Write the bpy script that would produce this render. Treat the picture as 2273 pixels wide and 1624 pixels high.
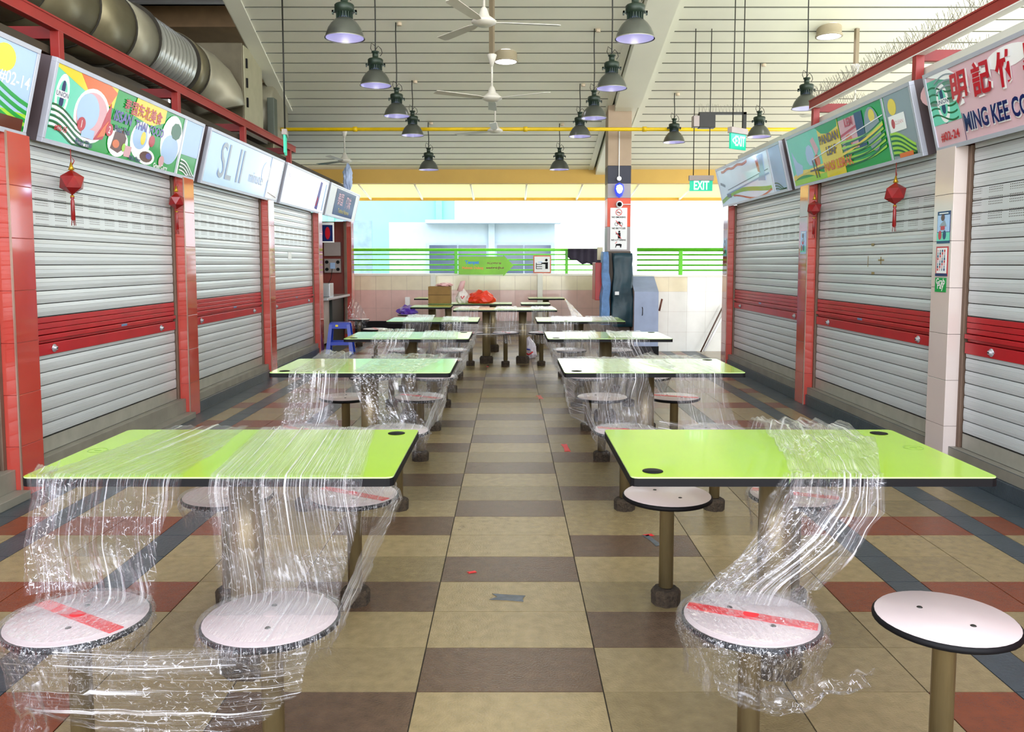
import bpy, bmesh, math, random
from mathutils import Vector, Matrix, noise
for o in list(bpy.data.objects): bpy.data.objects.remove(o)
SC = bpy.context.scene; COL = SC.collection
R = random.Random(7)
# ---------------------------------------------------------------- camera, sky, exposure
cam = bpy.data.objects.new('camera', bpy.data.cameras.new('camera')); COL.objects.link(cam)
cam.data.sensor_width = 36; cam.data.lens = 1830/2273*36
cam.location = (0, 0, 1.37); cam.rotation_euler = (math.radians(90)-math.atan(146/1830), 0, 0)
cam.data.shift_x = 4.5/2273; cam.data.shift_y = -82/2273
cam.data.clip_start = .05; cam.data.clip_end = 300
SC.camera = cam
SC.view_settings.view_transform = 'Standard'; SC.view_settings.look = 'None'
SC.view_settings.gamma = 1; SC.view_settings.use_curve_mapping = False
SC.view_settings.exposure = 2.0
W = bpy.data.worlds.new('overcast_sky'); SC.world = W; W.use_nodes = True
_n, _l = W.node_tree.nodes, W.node_tree.links
_tc = _n.new('ShaderNodeTexCoord'); _sp = _n.new('ShaderNodeSeparateXYZ'); _rp = _n.new('ShaderNodeValToRGB')
_mr = _n.new('ShaderNodeMapRange'); _mr.inputs[1].default_value = -1; _mr.inputs[2].default_value = 1
_l.new(_tc.outputs['Generated'], _sp.inputs[0]); _l.new(_sp.outputs[2], _mr.inputs[0]); _l.new(_mr.outputs[0], _rp.inputs[0]); _l.new(_rp.outputs[0], _n['Background'].inputs[0])
_e = _rp.color_ramp.elements; _e[0].position = .2; _e[0].color = (.80, .78, .70, 1); _e[1].position = .9; _e[1].color = (.5, .56, .66, 1)
for _p, _c in ((.47, (.95, .93, .85, 1)), (.53, (1, 1, 1, 1)), (.68, (.85, .9, 1, 1))):
    _q = _e.new(_p); _q.color = _c
_n['Background'].inputs[1].default_value = 1.7   # hazy bright sky; horizon and lower half brightened to light the ceiling
SC.cycles.max_bounces = 10; SC.cycles.transparent_max_bounces = 24; SC.cycles.diffuse_bounces = 5
SC.cycles.caustics_reflective = False; SC.cycles.caustics_refractive = False
SC.cycles.sample_clamp_indirect = 6

# ---------------------------------------------------------------- materials
def lin(c):
    if isinstance(c, str):
        c = [int(c[i:i+2], 16)/255 for i in (0, 2, 4)]
        c = [x/12.92 if x <= .04045 else ((x+.055)/1.055)**2.4 for x in c]
    return (c[0], c[1], c[2], 1)
MATS = {}
def M(name, col='888888', rough=.5, metal=0, var=.08, scale=6, bump=0, emit=0, coat=0, spec=.5, bscale=None, alpha=1, trans=0, stretch=None):
    if name in MATS: return MATS[name]
    m = bpy.data.materials.new(name); m.use_nodes = True; MATS[name] = m
    nt = m.node_tree; N = nt.nodes; L = nt.links; b = N['Principled BSDF']
    c = lin(col)
    b.inputs['Roughness'].default_value = rough; b.inputs['Metallic'].default_value = metal
    b.inputs['Coat Weight'].default_value = coat; b.inputs['Coat Roughness'].default_value = .05
    b.inputs['Specular IOR Level'].default_value = spec
    b.inputs['Base Color'].default_value = c; b.inputs['Alpha'].default_value = alpha
    b.inputs['Transmission Weight'].default_value = trans
    tc = N.new('ShaderNodeTexCoord'); src = tc.outputs['Object']
    if stretch:
        mp = N.new('ShaderNodeMapping'); mp.inputs['Scale'].default_value = stretch
        L.new(src, mp.inputs[0]); src = mp.outputs[0]
    if var:
        n = N.new('ShaderNodeTexNoise'); n.inputs['Scale'].default_value = scale; n.inputs['Detail'].default_value = 5
        L.new(src, n.inputs['Vector'])
        r = N.new('ShaderNodeValToRGB'); r.color_ramp.elements[0].position = .3; r.color_ramp.elements[1].position = .72
        r.color_ramp.elements[0].color = (*[x*(1-var) for x in c[:3]], 1)
        r.color_ramp.elements[1].color = (*[min(1, x*(1+var)) for x in c[:3]], 1)
        L.new(n.outputs[0], r.inputs[0]); L.new(r.outputs[0], b.inputs['Base Color'])
    if bump:
        n2 = N.new('ShaderNodeTexNoise'); n2.inputs['Scale'].default_value = bscale or scale*8; n2.inputs['Detail'].default_value = 4
        L.new(src, n2.inputs['Vector'])
        bp = N.new('ShaderNodeBump'); bp.inputs['Strength'].default_value = bump; bp.inputs['Distance'].default_value = .02
        L.new(n2.outputs[0], bp.inputs['Height']); L.new(bp.outputs[0], b.inputs['Normal'])
    if emit:
        b.inputs['Emission Color'].default_value = c; b.inputs['Emission Strength'].default_value = emit
    return m
def film(name, haze=.05, streak=.5, su=26, sv=1.5, crinkle=.5, cs=14, tint=(.95, .96, 1)):
    """clear cling film: see-through, glossy, with white streaks and crinkle lines painting in creases and their glints"""
    if name in MATS: return MATS[name]
    m = bpy.data.materials.new(name); m.use_nodes = True; MATS[name] = m
    nt = m.node_tree; N = nt.nodes; L = nt.links; N.clear()
    out = N.new('ShaderNodeOutputMaterial'); uv = N.new('ShaderNodeTexCoord')
    def nz(sc, det, dist=0, scale=1):
        mp = N.new('ShaderNodeMapping'); mp.inputs['Scale'].default_value = sc; L.new(uv.outputs['UV'], mp.inputs[0])
        n = N.new('ShaderNodeTexNoise'); n.inputs['Scale'].default_value = scale; n.inputs['Detail'].default_value = det
        n.inputs['Distortion'].default_value = dist; L.new(mp.outputs[0], n.inputs['Vector']); return n.outputs[0]
    def ramp(s, a, b):
        r = N.new('ShaderNodeMapRange'); r.inputs[1].default_value = a; r.inputs[2].default_value = b
        L.new(s, r.inputs[0]); return r.outputs[0]
    def mul(a, b, op='MULTIPLY'):
        q = N.new('ShaderNodeMath'); q.operation = op; q.use_clamp = True
        for i, s in enumerate((a, b)):
            if isinstance(s, float): q.inputs[i].default_value = s
            else: L.new(s, q.inputs[i])
        return q.outputs[0]
    st = nz((su, sv, 1), 4, .4); ck = nz((cs, cs, 1), 3, 2.5); big = nz((3, 2.5, 1), 1)
    st2 = nz((su*3.4, sv*2.2, 1), 2, .1); stm = mul(mul(mul(ramp(st, .60, .66), float(streak)), mul(ramp(st2, .57, .66), float(streak*.6)), 'ADD'), 1.)
    vo = N.new('ShaderNodeTexVoronoi'); vo.feature = 'DISTANCE_TO_EDGE'; vo.inputs['Scale'].default_value = 1
    mpv = N.new('ShaderNodeMapping'); mpv.inputs['Scale'].default_value = (cs*5, cs*2.6, 1); mpv.inputs['Rotation'].default_value = (0, 0, .3)
    va = N.new('ShaderNodeVectorMath'); va.operation = 'MULTIPLY_ADD'; L.new(uv.outputs['UV'], va.inputs[2]); nc = N.new('ShaderNodeTexNoise'); nc.inputs['Scale'].default_value = cs*.8; nc.inputs['Detail'].default_value = 2
    L.new(uv.outputs['UV'], nc.inputs['Vector']); L.new(nc.outputs['Color'], va.inputs[0]); va.inputs[1].default_value = (.05, .05, 0); L.new(va.outputs[0], mpv.inputs[0]); L.new(mpv.outputs[0], vo.inputs['Vector'])
    ckl = mul(ramp(vo.outputs['Distance'], .055, .01), ramp(nz((cs*3, cs*3, 1), 2), .5, .56))
    ckm = mul(mul(ckl, ramp(big, .38, .52)), float(crinkle))
    at = N.new('ShaderNodeAttribute'); at.attribute_name = 'film_amount'; den = at.outputs['Fac']
    f = mul(mul(mul(stm, ckm, 'ADD'), float(haze), 'ADD'), den)
    bp = N.new('ShaderNodeBump'); bp.inputs['Strength'].default_value = .8; bp.inputs['Distance'].default_value = .02
    L.new(mul(mul(st, .5), mul(st2, .4), 'ADD'), bp.inputs['Height'])
    tr = N.new('ShaderNodeBsdfTransparent'); tr.inputs[0].default_value = (.97, .97, .98, 1)
    gl = N.new('ShaderNodeBsdfGlossy'); gl.inputs['Roughness'].default_value = .2; gl.inputs[0].default_value = (*tint, 1); L.new(bp.outputs[0], gl.inputs['Normal'])
    df = N.new('ShaderNodeBsdfDiffuse'); df.inputs[0].default_value = (.95, .95, 1, 1)  # white diffuse colour carries the painted highlights along streaks and crinkles
    tl = N.new('ShaderNodeBsdfTranslucent'); tl.inputs[0].default_value = (.9, .9, .95, 1)
    ad = N.new('ShaderNodeMixShader'); ad.inputs[0].default_value = .35; L.new(df.outputs[0], ad.inputs[1]); L.new(tl.outputs[0], ad.inputs[2])
    mg = N.new('ShaderNodeMixShader'); mg.inputs[0].default_value = .3; L.new(ad.outputs[0], mg.inputs[1]); L.new(gl.outputs[0], mg.inputs[2])
    mx = N.new('ShaderNodeMixShader'); L.new(f, mx.inputs[0]); L.new(tr.outputs[0], mx.inputs[1]); L.new(mg.outputs[0], mx.inputs[2])
    fr = N.new('ShaderNodeFresnel'); fr.inputs[0].default_value = 1.3; L.new(bp.outputs[0], fr.inputs['Normal'])
    m2 = N.new('ShaderNodeMixShader'); L.new(mul(mul(fr.outputs[0], .3), den), m2.inputs[0]); L.new(mx.outputs[0], m2.inputs[1]); L.new(gl.outputs[0], m2.inputs[2])
    L.new(m2.outputs[0], out.inputs[0]); return m

LIME = M('lime_laminate', '9cc62a', .22, var=.03, scale=3, coat=.4)
BLACK = M('black_edge', '08080c', .6, var=.1, spec=.2)
SEATW = M('white_laminate', 'c6b7ba', .3, var=.03, scale=5, coat=.1)
STEEL = M('weathered_steel', '857654', .38, .45, var=.35, scale=9, bump=.1, stretch=(1, 1, .25))
CONC = M('rough_concrete', '3a2f22', .95, var=.45, scale=60, bump=.9, bscale=90)
TAPE = M('red_tape', 'd3202c', .4, var=.1)
RED = M('red_painted_steel', '8e2420', .4, var=.12, scale=4)
REDT = M('red_glazed_tile', 'b8443a', .1, var=.14, scale=1.5, coat=.7)
WTILE = M('cream_glazed_tile', 'cfc2bd', .15, var=.05, scale=2, coat=.3)
SHUT = M('grey_slat', 'c8cfd3', .36, .2, var=.06, scale=5, stretch=(1, .2, 1))
SHUTR = M('red_slat', 'b3101f', .3, .1, var=.1, scale=4)
GROOVE = M('slat_gap_shade', '22201c', .8, var=.2)  # dark colour painted in for the shade inside the slat grooves
ALU = M('aluminium', 'b9bcc4', .3, .5, var=.05)
ENDC = M('sign_end_panel', '4d4348', .6, var=.1)
SLATE = M('slate_tile', '39424a', .35, var=.18, scale=8, bump=.15)
WHITE = M('white_paint', 'e4e6dc', .5, var=.03)
YEL = M('mustard_paint', 'bd9a48', .6, var=.05, scale=2)
YPIPE = M('yellow_pipe', 'd6b400', .4, var=.12)
GREENP = M('green_rail_paint', '58c414', .35, var=.06)
DKG = M('dark_green_metal', '1f2f24', .45, .3, var=.2, scale=20)
LAMPG = M('lamp_shade_metal', '5c605a', .3, .6, var=.12, scale=6)
LAMPI = M('lamp_reflector', 'd8d8f4', .3, .2, var=.05)
LED = M('led_face', 'cfcaff', emit=1.6, var=0)
DOWN = M('downlight_glow', 'fff6ff', emit=4, var=0)
CABLE = M('black_cable', '14150f', .6, var=.1)
FANW = M('fan_enamel', 'c9c6bc', .4, var=.06)
EXITG = M('exit_green', '12a884', .4, var=.03, emit=.25)
EXITW = M('exit_white', 'eafff8', emit=.5, var=0)
GREYP = M('grey_plastic', 'a89c98', .5, var=.05)

# ---------------------------------------------------------------- mesh helpers
class MB:
    def __init__(s): s.b = bmesh.new(); s.m = []; s.uv = None
    def mi(s, m):
        if m not in s.m: s.m.append(m)
        return s.m.index(m)
    def face(s, pts, m, smooth=False):
        vs = [s.b.verts.new(p) for p in pts]
        f = s.b.faces.new(vs); f.material_index = s.mi(m); f.smooth = smooth; return f
    def box(s, x0, x1, y0, y1, z0, z1, m, bev=0, mx=None):
        v = [Vector((x, y, z)) for x in (x0, x1) for y in (y0, y1) for z in (z0, z1)]
        if mx: v = [mx @ p for p in v]
        bv = [s.b.verts.new(p) for p in v]; fs = []
        for q in ((0, 1, 3, 2), (4, 6, 7, 5), (0, 4, 5, 1), (2, 3, 7, 6), (0, 2, 6, 4), (1, 5, 7, 3)):
            f = s.b.faces.new([bv[i] for i in q]); f.material_index = s.mi(m); fs.append(f)
        if bev:
            es = list({e for f in fs for e in f.edges})
            bmesh.ops.bevel(s.b, geom=es, offset=bev, segments=2, affect='EDGES', profile=.6)
        return s
    def lathe(s, prof, m, c=(0, 0, 0), n=20, smooth=True, mx=None, cap=True, ang=0):
        rings = []
        for r, z in prof:
            ring = []
            for i in range(n):
                a = 2*math.pi*i/n+ang; p = Vector((c[0]+r*math.cos(a), c[1]+r*math.sin(a), c[2]+z))
                if mx: p = mx @ p
                ring.append(s.b.verts.new(p))
            rings.append(ring)
        for k in range(len(rings)-1):
            for i in range(n):
                f = s.b.faces.new((rings[k][i], rings[k][(i+1) % n], rings[k+1][(i+1) % n], rings[k+1][i]))
                f.material_index = s.mi(m); f.smooth = smooth
        if cap:
            for ring, (r, z) in ((rings[0], prof[0]), (rings[-1], prof[-1])):
                if r > 1e-4:
                    f = s.b.faces.new(ring); f.material_index = s.mi(m)
        return s
    def tube(s, pts, r, m, n=8, smooth=True):
        pts = [Vector(p) for p in pts]; rings = []
        rs = r if isinstance(r, (list, tuple)) else [r]*len(pts)
        prev = None
        for i, p in enumerate(pts):
            d = (pts[min(i+1, len(pts)-1)]-pts[max(i-1, 0)]).normalized()
            a = Vector((0, 0, 1)) if abs(d.z) < .9 else Vector((1, 0, 0))
            if prev: a = prev
            x = (a-d*a.dot(d)).normalized(); y = d.cross(x); prev = x
            rings.append([s.b.verts.new(p+(x*math.cos(2*math.pi*k/n)+y*math.sin(2*math.pi*k/n))*rs[i]) for k in range(n)])
        for k in range(len(rings)-1):
            for i in range(n):
                f = s.b.faces.new((rings[k][i], rings[k][(i+1) % n], rings[k+1][(i+1) % n], rings[k+1][i]))
                f.material_index = s.mi(m); f.smooth = smooth
        for ring in (rings[0], rings[-1]):
            f = s.b.faces.new(ring); f.material_index = s.mi(m)
        return s
    def prism(s, poly, z0, z1, m, mtop=None, mx=None):
        f = (lambda p: mx @ Vector(p)) if mx else Vector
        a = [s.b.verts.new(f((x, y, z0))) for x, y in poly]; t = [s.b.verts.new(f((x, y, z1))) for x, y in poly]
        n = len(poly)
        for i in range(n):
            q = s.b.faces.new((a[i], a[(i+1) % n], t[(i+1) % n], t[i])); q.material_index = s.mi(m)
        s.b.faces.new(a[::-1]).material_index = s.mi(m)
        s.b.faces.new(t).material_index = s.mi(mtop or m); return s
    def mesh(s, me, m, mx):
        vs = [s.b.verts.new(mx @ v.co) for v in me.vertices]
        for p in me.polygons:
            try: s.b.faces.new([vs[i] for i in p.vertices]).material_index = s.mi(m)
            except ValueError: pass
        return s
    def build(s, name, parent=None, label=None, rec=True):
        if rec: bmesh.ops.recalc_face_normals(s.b, faces=s.b.faces)
        me = bpy.data.meshes.new(name); s.b.to_mesh(me); s.b.free()
        for m in s.m: me.materials.append(m)
        o = bpy.data.objects.new(name, me); COL.objects.link(o)
        if parent: o.parent = parent
        if label: o['label'] = label
        return o
def tag(o, label, cat, group=None, kind=None):
    o['label'] = label; o['category'] = cat
    if group: o['group'] = group
    if kind: o['kind'] = kind
    return o
def thing(name, label, cat, loc=(0, 0, 0), rz=0, group=None):
    o = bpy.data.objects.new(name, None); COL.objects.link(o); o.empty_display_size = .1
    o.location = loc; o.rotation_euler = (0, 0, rz); return tag(o, label, cat, group)
def struct(o): o['kind'] = 'structure'; return o
def dup(root, loc, label, rz=0, group=None):
    r = root.copy(); COL.objects.link(r); r.location = loc; r.rotation_euler = (0, 0, rz); r['label'] = label
    if group: r['group'] = group
    for ch in list(root.children):
        c = ch.copy(); COL.objects.link(c); c.parent = r
        for g in list(ch.children):
            d = g.copy(); COL.objects.link(d); d.parent = c
    return r
def txt(s, size, x, y, z, m, mb, align='CENTER', bold=0, shear=0, sx=1, extr=0):
    cu = bpy.data.curves.new('t', 'FONT'); cu.body = s; cu.size = size; cu.align_x = align; cu.align_y = 'CENTER'
    cu.offset = bold; cu.shear = shear; cu.resolution_u = 3; cu.extrude = extr
    o = bpy.data.objects.new('t', cu); COL.objects.link(o)
    dg = bpy.context.evaluated_depsgraph_get(); dg.update(); me = bpy.data.meshes.new_from_object(o.evaluated_get(dg))
    mb.mesh(me, m, Matrix.Translation((x, y, z)) @ Matrix.Diagonal((sx, 1, 1, 1)))
    bpy.data.objects.remove(o); bpy.data.meshes.remove(me)
def ell(cx, cy, rx, ry, n=20, a0=0): return [(cx+rx*math.cos(2*math.pi*i/n+a0), cy+ry*math.sin(2*math.pi*i/n+a0)) for i in range(n)]
def flat(mb, poly, z, m, h=.0008): mb.prism(poly, z, z+h, m)
def rect(x0, y0, x1, y1): return [(x0, y0), (x1, y0), (x1, y1), (x0, y1)]
def wave(x0, x1, f, th, n=12):
    xs = [x0+(x1-x0)*i/n for i in range(n+1)]
    return [(x, f(x)) for x in xs]+[(x, f(x)+th) for x in reversed(xs)]

# ---------------------------------------------------------------- floor
BEI = [M('beige_tile_'+n, c, .2, var=.12, scale=22, bump=.22, bscale=140) for n, c in (('light', '8b7b5a'), ('mid', '807151'), ('pale', '93825f'))]
DRK = M('dark_brown_tile', '5c493a', .22, var=.15, scale=22, bump=.22, bscale=140)
ORG = M('terracotta_tile', '75391f', .22, var=.14, scale=20, bump=.15, bscale=140)
GROUT = M('grout', '2c2418', .9, var=.2)
mb = MB(); mb.box(-7, 9, -1.6, 16.6, -.12, -.003, GROUT)
cols = [-7, -4.8, -2.9, -2.66, -2.5, -2.35, -2.07, -1.77, -1.62, -1.34, -.9, -.3, .3, .9, 1.34, 1.62, 1.77, 2.07, 2.35, 2.5, 2.66, 2.9, 4.8, 9]
for k in range(-14, 46):
    y0 = 2.544+.306*k; y1 = y0+.306
    if y0 > 16.5: break
    for i in range(len(cols)-1):
        a, b = cols[i], cols[i+1]; c = (a+b)/2; m = R.choice(BEI)
        if abs(c) < .3: m = DRK if k % 3 == 0 else m
        elif abs(c) < .9: m = DRK if k % 3 == (1 if c > 0 else 2) else m
        elif 1.62 < abs(c) < 1.77 or 2.35 < abs(c) < 2.5 or 2.66 < abs(c) < 2.9: m = SLATE
        elif 1.34 < abs(c) < 2.9: m = ORG if k % 3 == 2 else m
        g = .0022
        mb.box(a+g, b-g, y0+g, y1-g, -.02, 0, m)
struct(mb.build('floor'))

# ---------------------------------------------------------------- ceiling
CEIL = M('ceiling_panel', 'e2e3d6', .5, var=.03, scale=2)
CGAP = M('ceiling_gap_shade', '63655a', .8, var=.1)  # dark tone on panel edges and backing, standing in for shade in the gaps
def cz(y): return 6.80-.236*y
def cedge(y): return -3.26-.07*(y-10)
mb = MB(); w = .276
for i in range(62):
    y1 = 15.62-w*i; y0 = y1-w+.02
    if y1 < -1: break
    xl = -8 if y0 > 12.9 else cedge((y0+y1)/2)
    for (xa, xb) in ((xl, 1.55), (1.99, 9)):
        v = [(xa, y0, cz(y0)-.004), (xb, y0, cz(y0)-.004), (xb, y1, cz(y1)), (xa, y1, cz(y1))]
        mb.face(v, CEIL); mb.face([(p[0], p[1], p[2]+.03) for p in v], CEIL)
        for j in range(4):
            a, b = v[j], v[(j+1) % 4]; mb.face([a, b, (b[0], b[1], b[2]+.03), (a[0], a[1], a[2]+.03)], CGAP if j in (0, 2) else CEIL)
for ya, yb, xl in ((-1, 12.9, -3.1), (12.9, 15.7, -8)):
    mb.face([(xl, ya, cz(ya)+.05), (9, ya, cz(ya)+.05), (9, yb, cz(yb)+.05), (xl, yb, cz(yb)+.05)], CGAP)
struct(mb.build('ceiling', rec=False))
# fascia on the open edge, ceiling girder and far header beam
mb = MB(); pts = [(-2.6, -1), (-3.62, 13.05)]
for a in (0,):
    (xa, ya), (xb, yb) = (cedge(-1), -1), (cedge(13), 13)
    for dz0, dz1, dx0, dx1 in ((-.02, .06, -.10, .1), (.0, .30, -.12, -.09)):
        v = [Vector((x+dx, y, cz(y)+dz)) for (x, y) in ((xa, ya), (xb, yb)) for dx in (dx0, dx1) for dz in (dz0, dz1)]
        bv = [mb.b.verts.new(p) for p in v]
        for q in ((0, 1, 3, 2), (4, 6, 7, 5), (0, 4, 5, 1), (2, 3, 7, 6), (0, 2, 6, 4), (1, 5, 7, 3)): mb.b.faces.new([bv[i] for i in q]).material_index = mb.mi(CEIL)
struct(mb.build('trim_1'))
mb = MB(); mx = Matrix.Translation((0, 0, 6.80)) @ Matrix.Shear('XY', 4, (0, 0))
def shear(y0, y1, x0, x1, d0, d1, m, mb):
    v = [Vector((x, y, cz(y)+d)) for y in (y0, y1) for x in (x0, x1) for d in (d0, d1)]
    bv = [mb.b.verts.new(p) for p in v]
    for q in ((0, 1, 3, 2), (4, 6, 7, 5), (0, 4, 5, 1), (2, 3, 7, 6), (0, 2, 6, 4), (1, 5, 7, 3)): mb.b.faces.new([bv[i] for i in q]).material_index = mb.mi(m)
shear(-1, 12.6, 1.58, 1.95, -.13, .1, CEIL, mb); shear(12.6, 15.6, 1.6, 1.93, -.1, .1, CEIL, mb)
shear(-1, 15.6, 1.47, 1.56, -.012, .03, CEIL, mb); shear(-1, 15.6, 1.98, 2.07, -.012, .03, CEIL, mb)
struct(mb.build('trim_2'))
mb = MB(); mb.box(-9, 9, 15.6, 15.85, 2.86, 3.2, YEL, .01); mb.box(-9, 9, 15.85, 15.95, 2.9, 3.6, YEL)
struct(mb.build('trim_3'))

# ---------------------------------------------------------------- upper left void: roof deck and beams
NAVY = M('navy_deck', '151d30', .7, var=.2); TAN = M('tan_beam', '6d5436', .6, var=.12); ORR = M('orange_louvre', 'b0440e', .5, var=.1)
mb = MB()
mb.face([(-9, -1, cz(-1)+1.3), (-3.2, -1, cz(-1)+1.3), (-3.2, 15, cz(15)+1.3), (-9, 15, cz(15)+1.3)], NAVY)
for y in (6.2, 8.0, 9.55, 11.0, 12.4, 13.8):
    shear(y, y+.62, -9, -3.2, .95, 1.25, TAN, mb)
for k in range(5): shear(7.15+.16*k, 7.23+.16*k, -9, -3.2, 1.05, 1.12, ORR, mb)
for k in range(4): shear(8.75+.16*k, 8.83+.16*k, -9, -3.2, 1.05, 1.12, ORR, mb)
shear(10.3, 10.36, -9, -3.2, 1.0, 1.1, ALU, mb); shear(11.85, 11.9, -9, -3.2, 1.0, 1.1, ALU, mb)
struct(mb.build('ceiling_upper'))
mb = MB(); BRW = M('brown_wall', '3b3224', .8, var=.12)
mb.box(-6.3, -6.1, -1, 15, 0, 8, BRW); struct(mb.build('wall_left_outer'))

# ---------------------------------------------------------------- stall walls, kerbs
STW = M('stall_wall', '8c3a30', .5, var=.1)
for sd, nm, y1 in ((-1, 'left', 12.6), (1, 'right', 11.0)):
    mb = MB(); x0, x1 = sorted((sd*3.02, sd*3.14)); mb.box(x0, x1, -.6, y1-.02, 0, 2.72, STW)
    struct(mb.build('wall_'+nm))
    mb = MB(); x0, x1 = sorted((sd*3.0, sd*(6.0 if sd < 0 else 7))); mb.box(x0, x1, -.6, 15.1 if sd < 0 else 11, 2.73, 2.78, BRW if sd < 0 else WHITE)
    struct(mb.build('ceiling_stalls_'+nm))
LK = M('grey_sill', '8d8a80', .45, .3, var=.15)
PY = {-1: [2.18, 4.73, 7.27, 9.80, 12.36, 14.88], 1: [2.8, 5.35, 7.94, 10.85]}   # near edge of each pillar
for sd, nm in ((-1, 'left'), (1, 'right')):
    ends = PY[sd]
    mb = MB(); n = 0
    for i in range(len(ends)-1):
        if sd < 0 and i == 4: continue
        y0, y1 = ends[i]+.25, ends[i+1]
        slate = not (sd < 0 and i < 2)
        a, b = sorted((sd*(2.87 if slate else 2.80), sd*3.0))
        mb.box(a, b, y0, y1, 0, .1 if slate else .05, SLATE if slate else LK, .004)
        a, b = sorted((sd*2.885, sd*3.0)); mb.box(a, b, y0, y1, .1 if slate else .05, .17, LK, .003)
    struct(mb.build('baseboard_'+nm))

# ---------------------------------------------------------------- pillars
def pillar(sd, y0, label, kind, h=2.12):
    a, b = sorted((sd*2.85, sd*3.0)); tile = WTILE if kind == 'cream' else REDT
    t = thing('tiled_pillar', label, 'pillar', (sd*2.85, y0, 0), 0, 'pillars between the shutters')
    mb = MB(); d = .145*sd; x0, x1 = sorted((0, d)); n = 7; hh = h/n
    for k in range(n):
        mb.box(x0, x1, .0, .235, k*hh+.001, (k+1)*hh-.001, tile, .002)
    mb.box(x0+.004, x1-.004, .006, .23, .0, h, GROUT if kind == 'cream' else RED)
    mb.build('tile_cladding', t)
    mb = MB(); xa, xb = sorted((sd*.082, sd*.13)); mb.box(xa, xb, -.035, .0, .1, h, M('guide_rail', '6f5a4c', .5, .3, var=.15), .004)
    mb.build('shutter_guide', t)
    if kind != 'cream':
        mb = MB(); xa, xb = sorted((-sd*.004, sd*.004)); mb.box(xa, xb, -.006, .006, 0, h, M('edge_trim', 'a8897c', .3, .5, var=.1)); mb.build('corner_trim', t)
    return t
lab = {-1: ['red tiled pillar at the left frame edge, closest', 'red tiled pillar left of the hanging lantern, behind the near left table', 'red tiled pillar beside the small red lantern on the left row',
            'red tiled pillar between the second and third full shutters on the left', 'red tiled pillar on the near side of the open stall', 'red tiled pillar at the far end of the left stalls'],
       1: ['cream tiled pillar beyond the right frame edge', 'cream tiled pillar carrying the payment poster and green sticker', 'red tiled pillar beside the small lantern on the right row', 'red tiled end pillar of the right stalls beside the railing']}
for sd in (-1, 1):
    for i, y in enumerate(PY[sd]):
        if i == 0: continue
        pillar(sd, y, lab[sd][i], 'cream' if (sd > 0 and i <= 1) else 'red')

# ---------------------------------------------------------------- shutters
def perf_mat():
    m = bpy.data.materials.new('perforated_slat'); m.use_nodes = True; nt = m.node_tree; N = nt.nodes; L = nt.links; b = N['Principled BSDF']
    b.inputs['Roughness'].default_value = .38; b.inputs['Metallic'].default_value = .25
    tc = N.new('ShaderNodeTexCoord'); sp = N.new('ShaderNodeSeparateXYZ'); L.new(tc.outputs['Object'], sp.inputs[0])
    def mth(op, a, b_=None, c=None):
        q = N.new('ShaderNodeMath'); q.operation = op
        for i, s in enumerate((a, b_, c)):
            if s is None: continue
            if isinstance(s, (int, float)): q.inputs[i].default_value = s
            else: L.new(s, q.inputs[i])
        return q.outputs[0]
    y, z = sp.outputs[1], sp.outputs[2]
    cl = mth('LESS_THAN', mth('FRACT', mth('DIVIDE', mth('ADD', y, .03), .22)), .68)
    zz = mth('FRACT', mth('DIVIDE', z, .0815)); band = mth('LESS_THAN', mth('ABSOLUTE', mth('SUBTRACT', zz, .5)), .36)
    s1 = mth('SINE', mth('MULTIPLY', y, 2*math.pi/.0165*.5)); s2 = mth('SINE', mth('MULTIPLY', z, 2*math.pi/.0145*.5))
    dots = mth('GREATER_THAN', mth('MULTIPLY', mth('MULTIPLY', s1, s1), mth('MULTIPLY', s2, s2)), .52)
    f = mth('MULTIPLY', mth('MULTIPLY', cl, band), dots)
    mx = N.new('ShaderNodeMix'); mx.data_type = 'RGBA'; L.new(f, mx.inputs[0]); mx.inputs[6].default_value = lin('c8cfd3'); mx.inputs[7].default_value = lin('2c2620')
    L.new(mx.outputs[2], b.inputs['Base Color']); return m
PERF = perf_mat()
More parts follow.
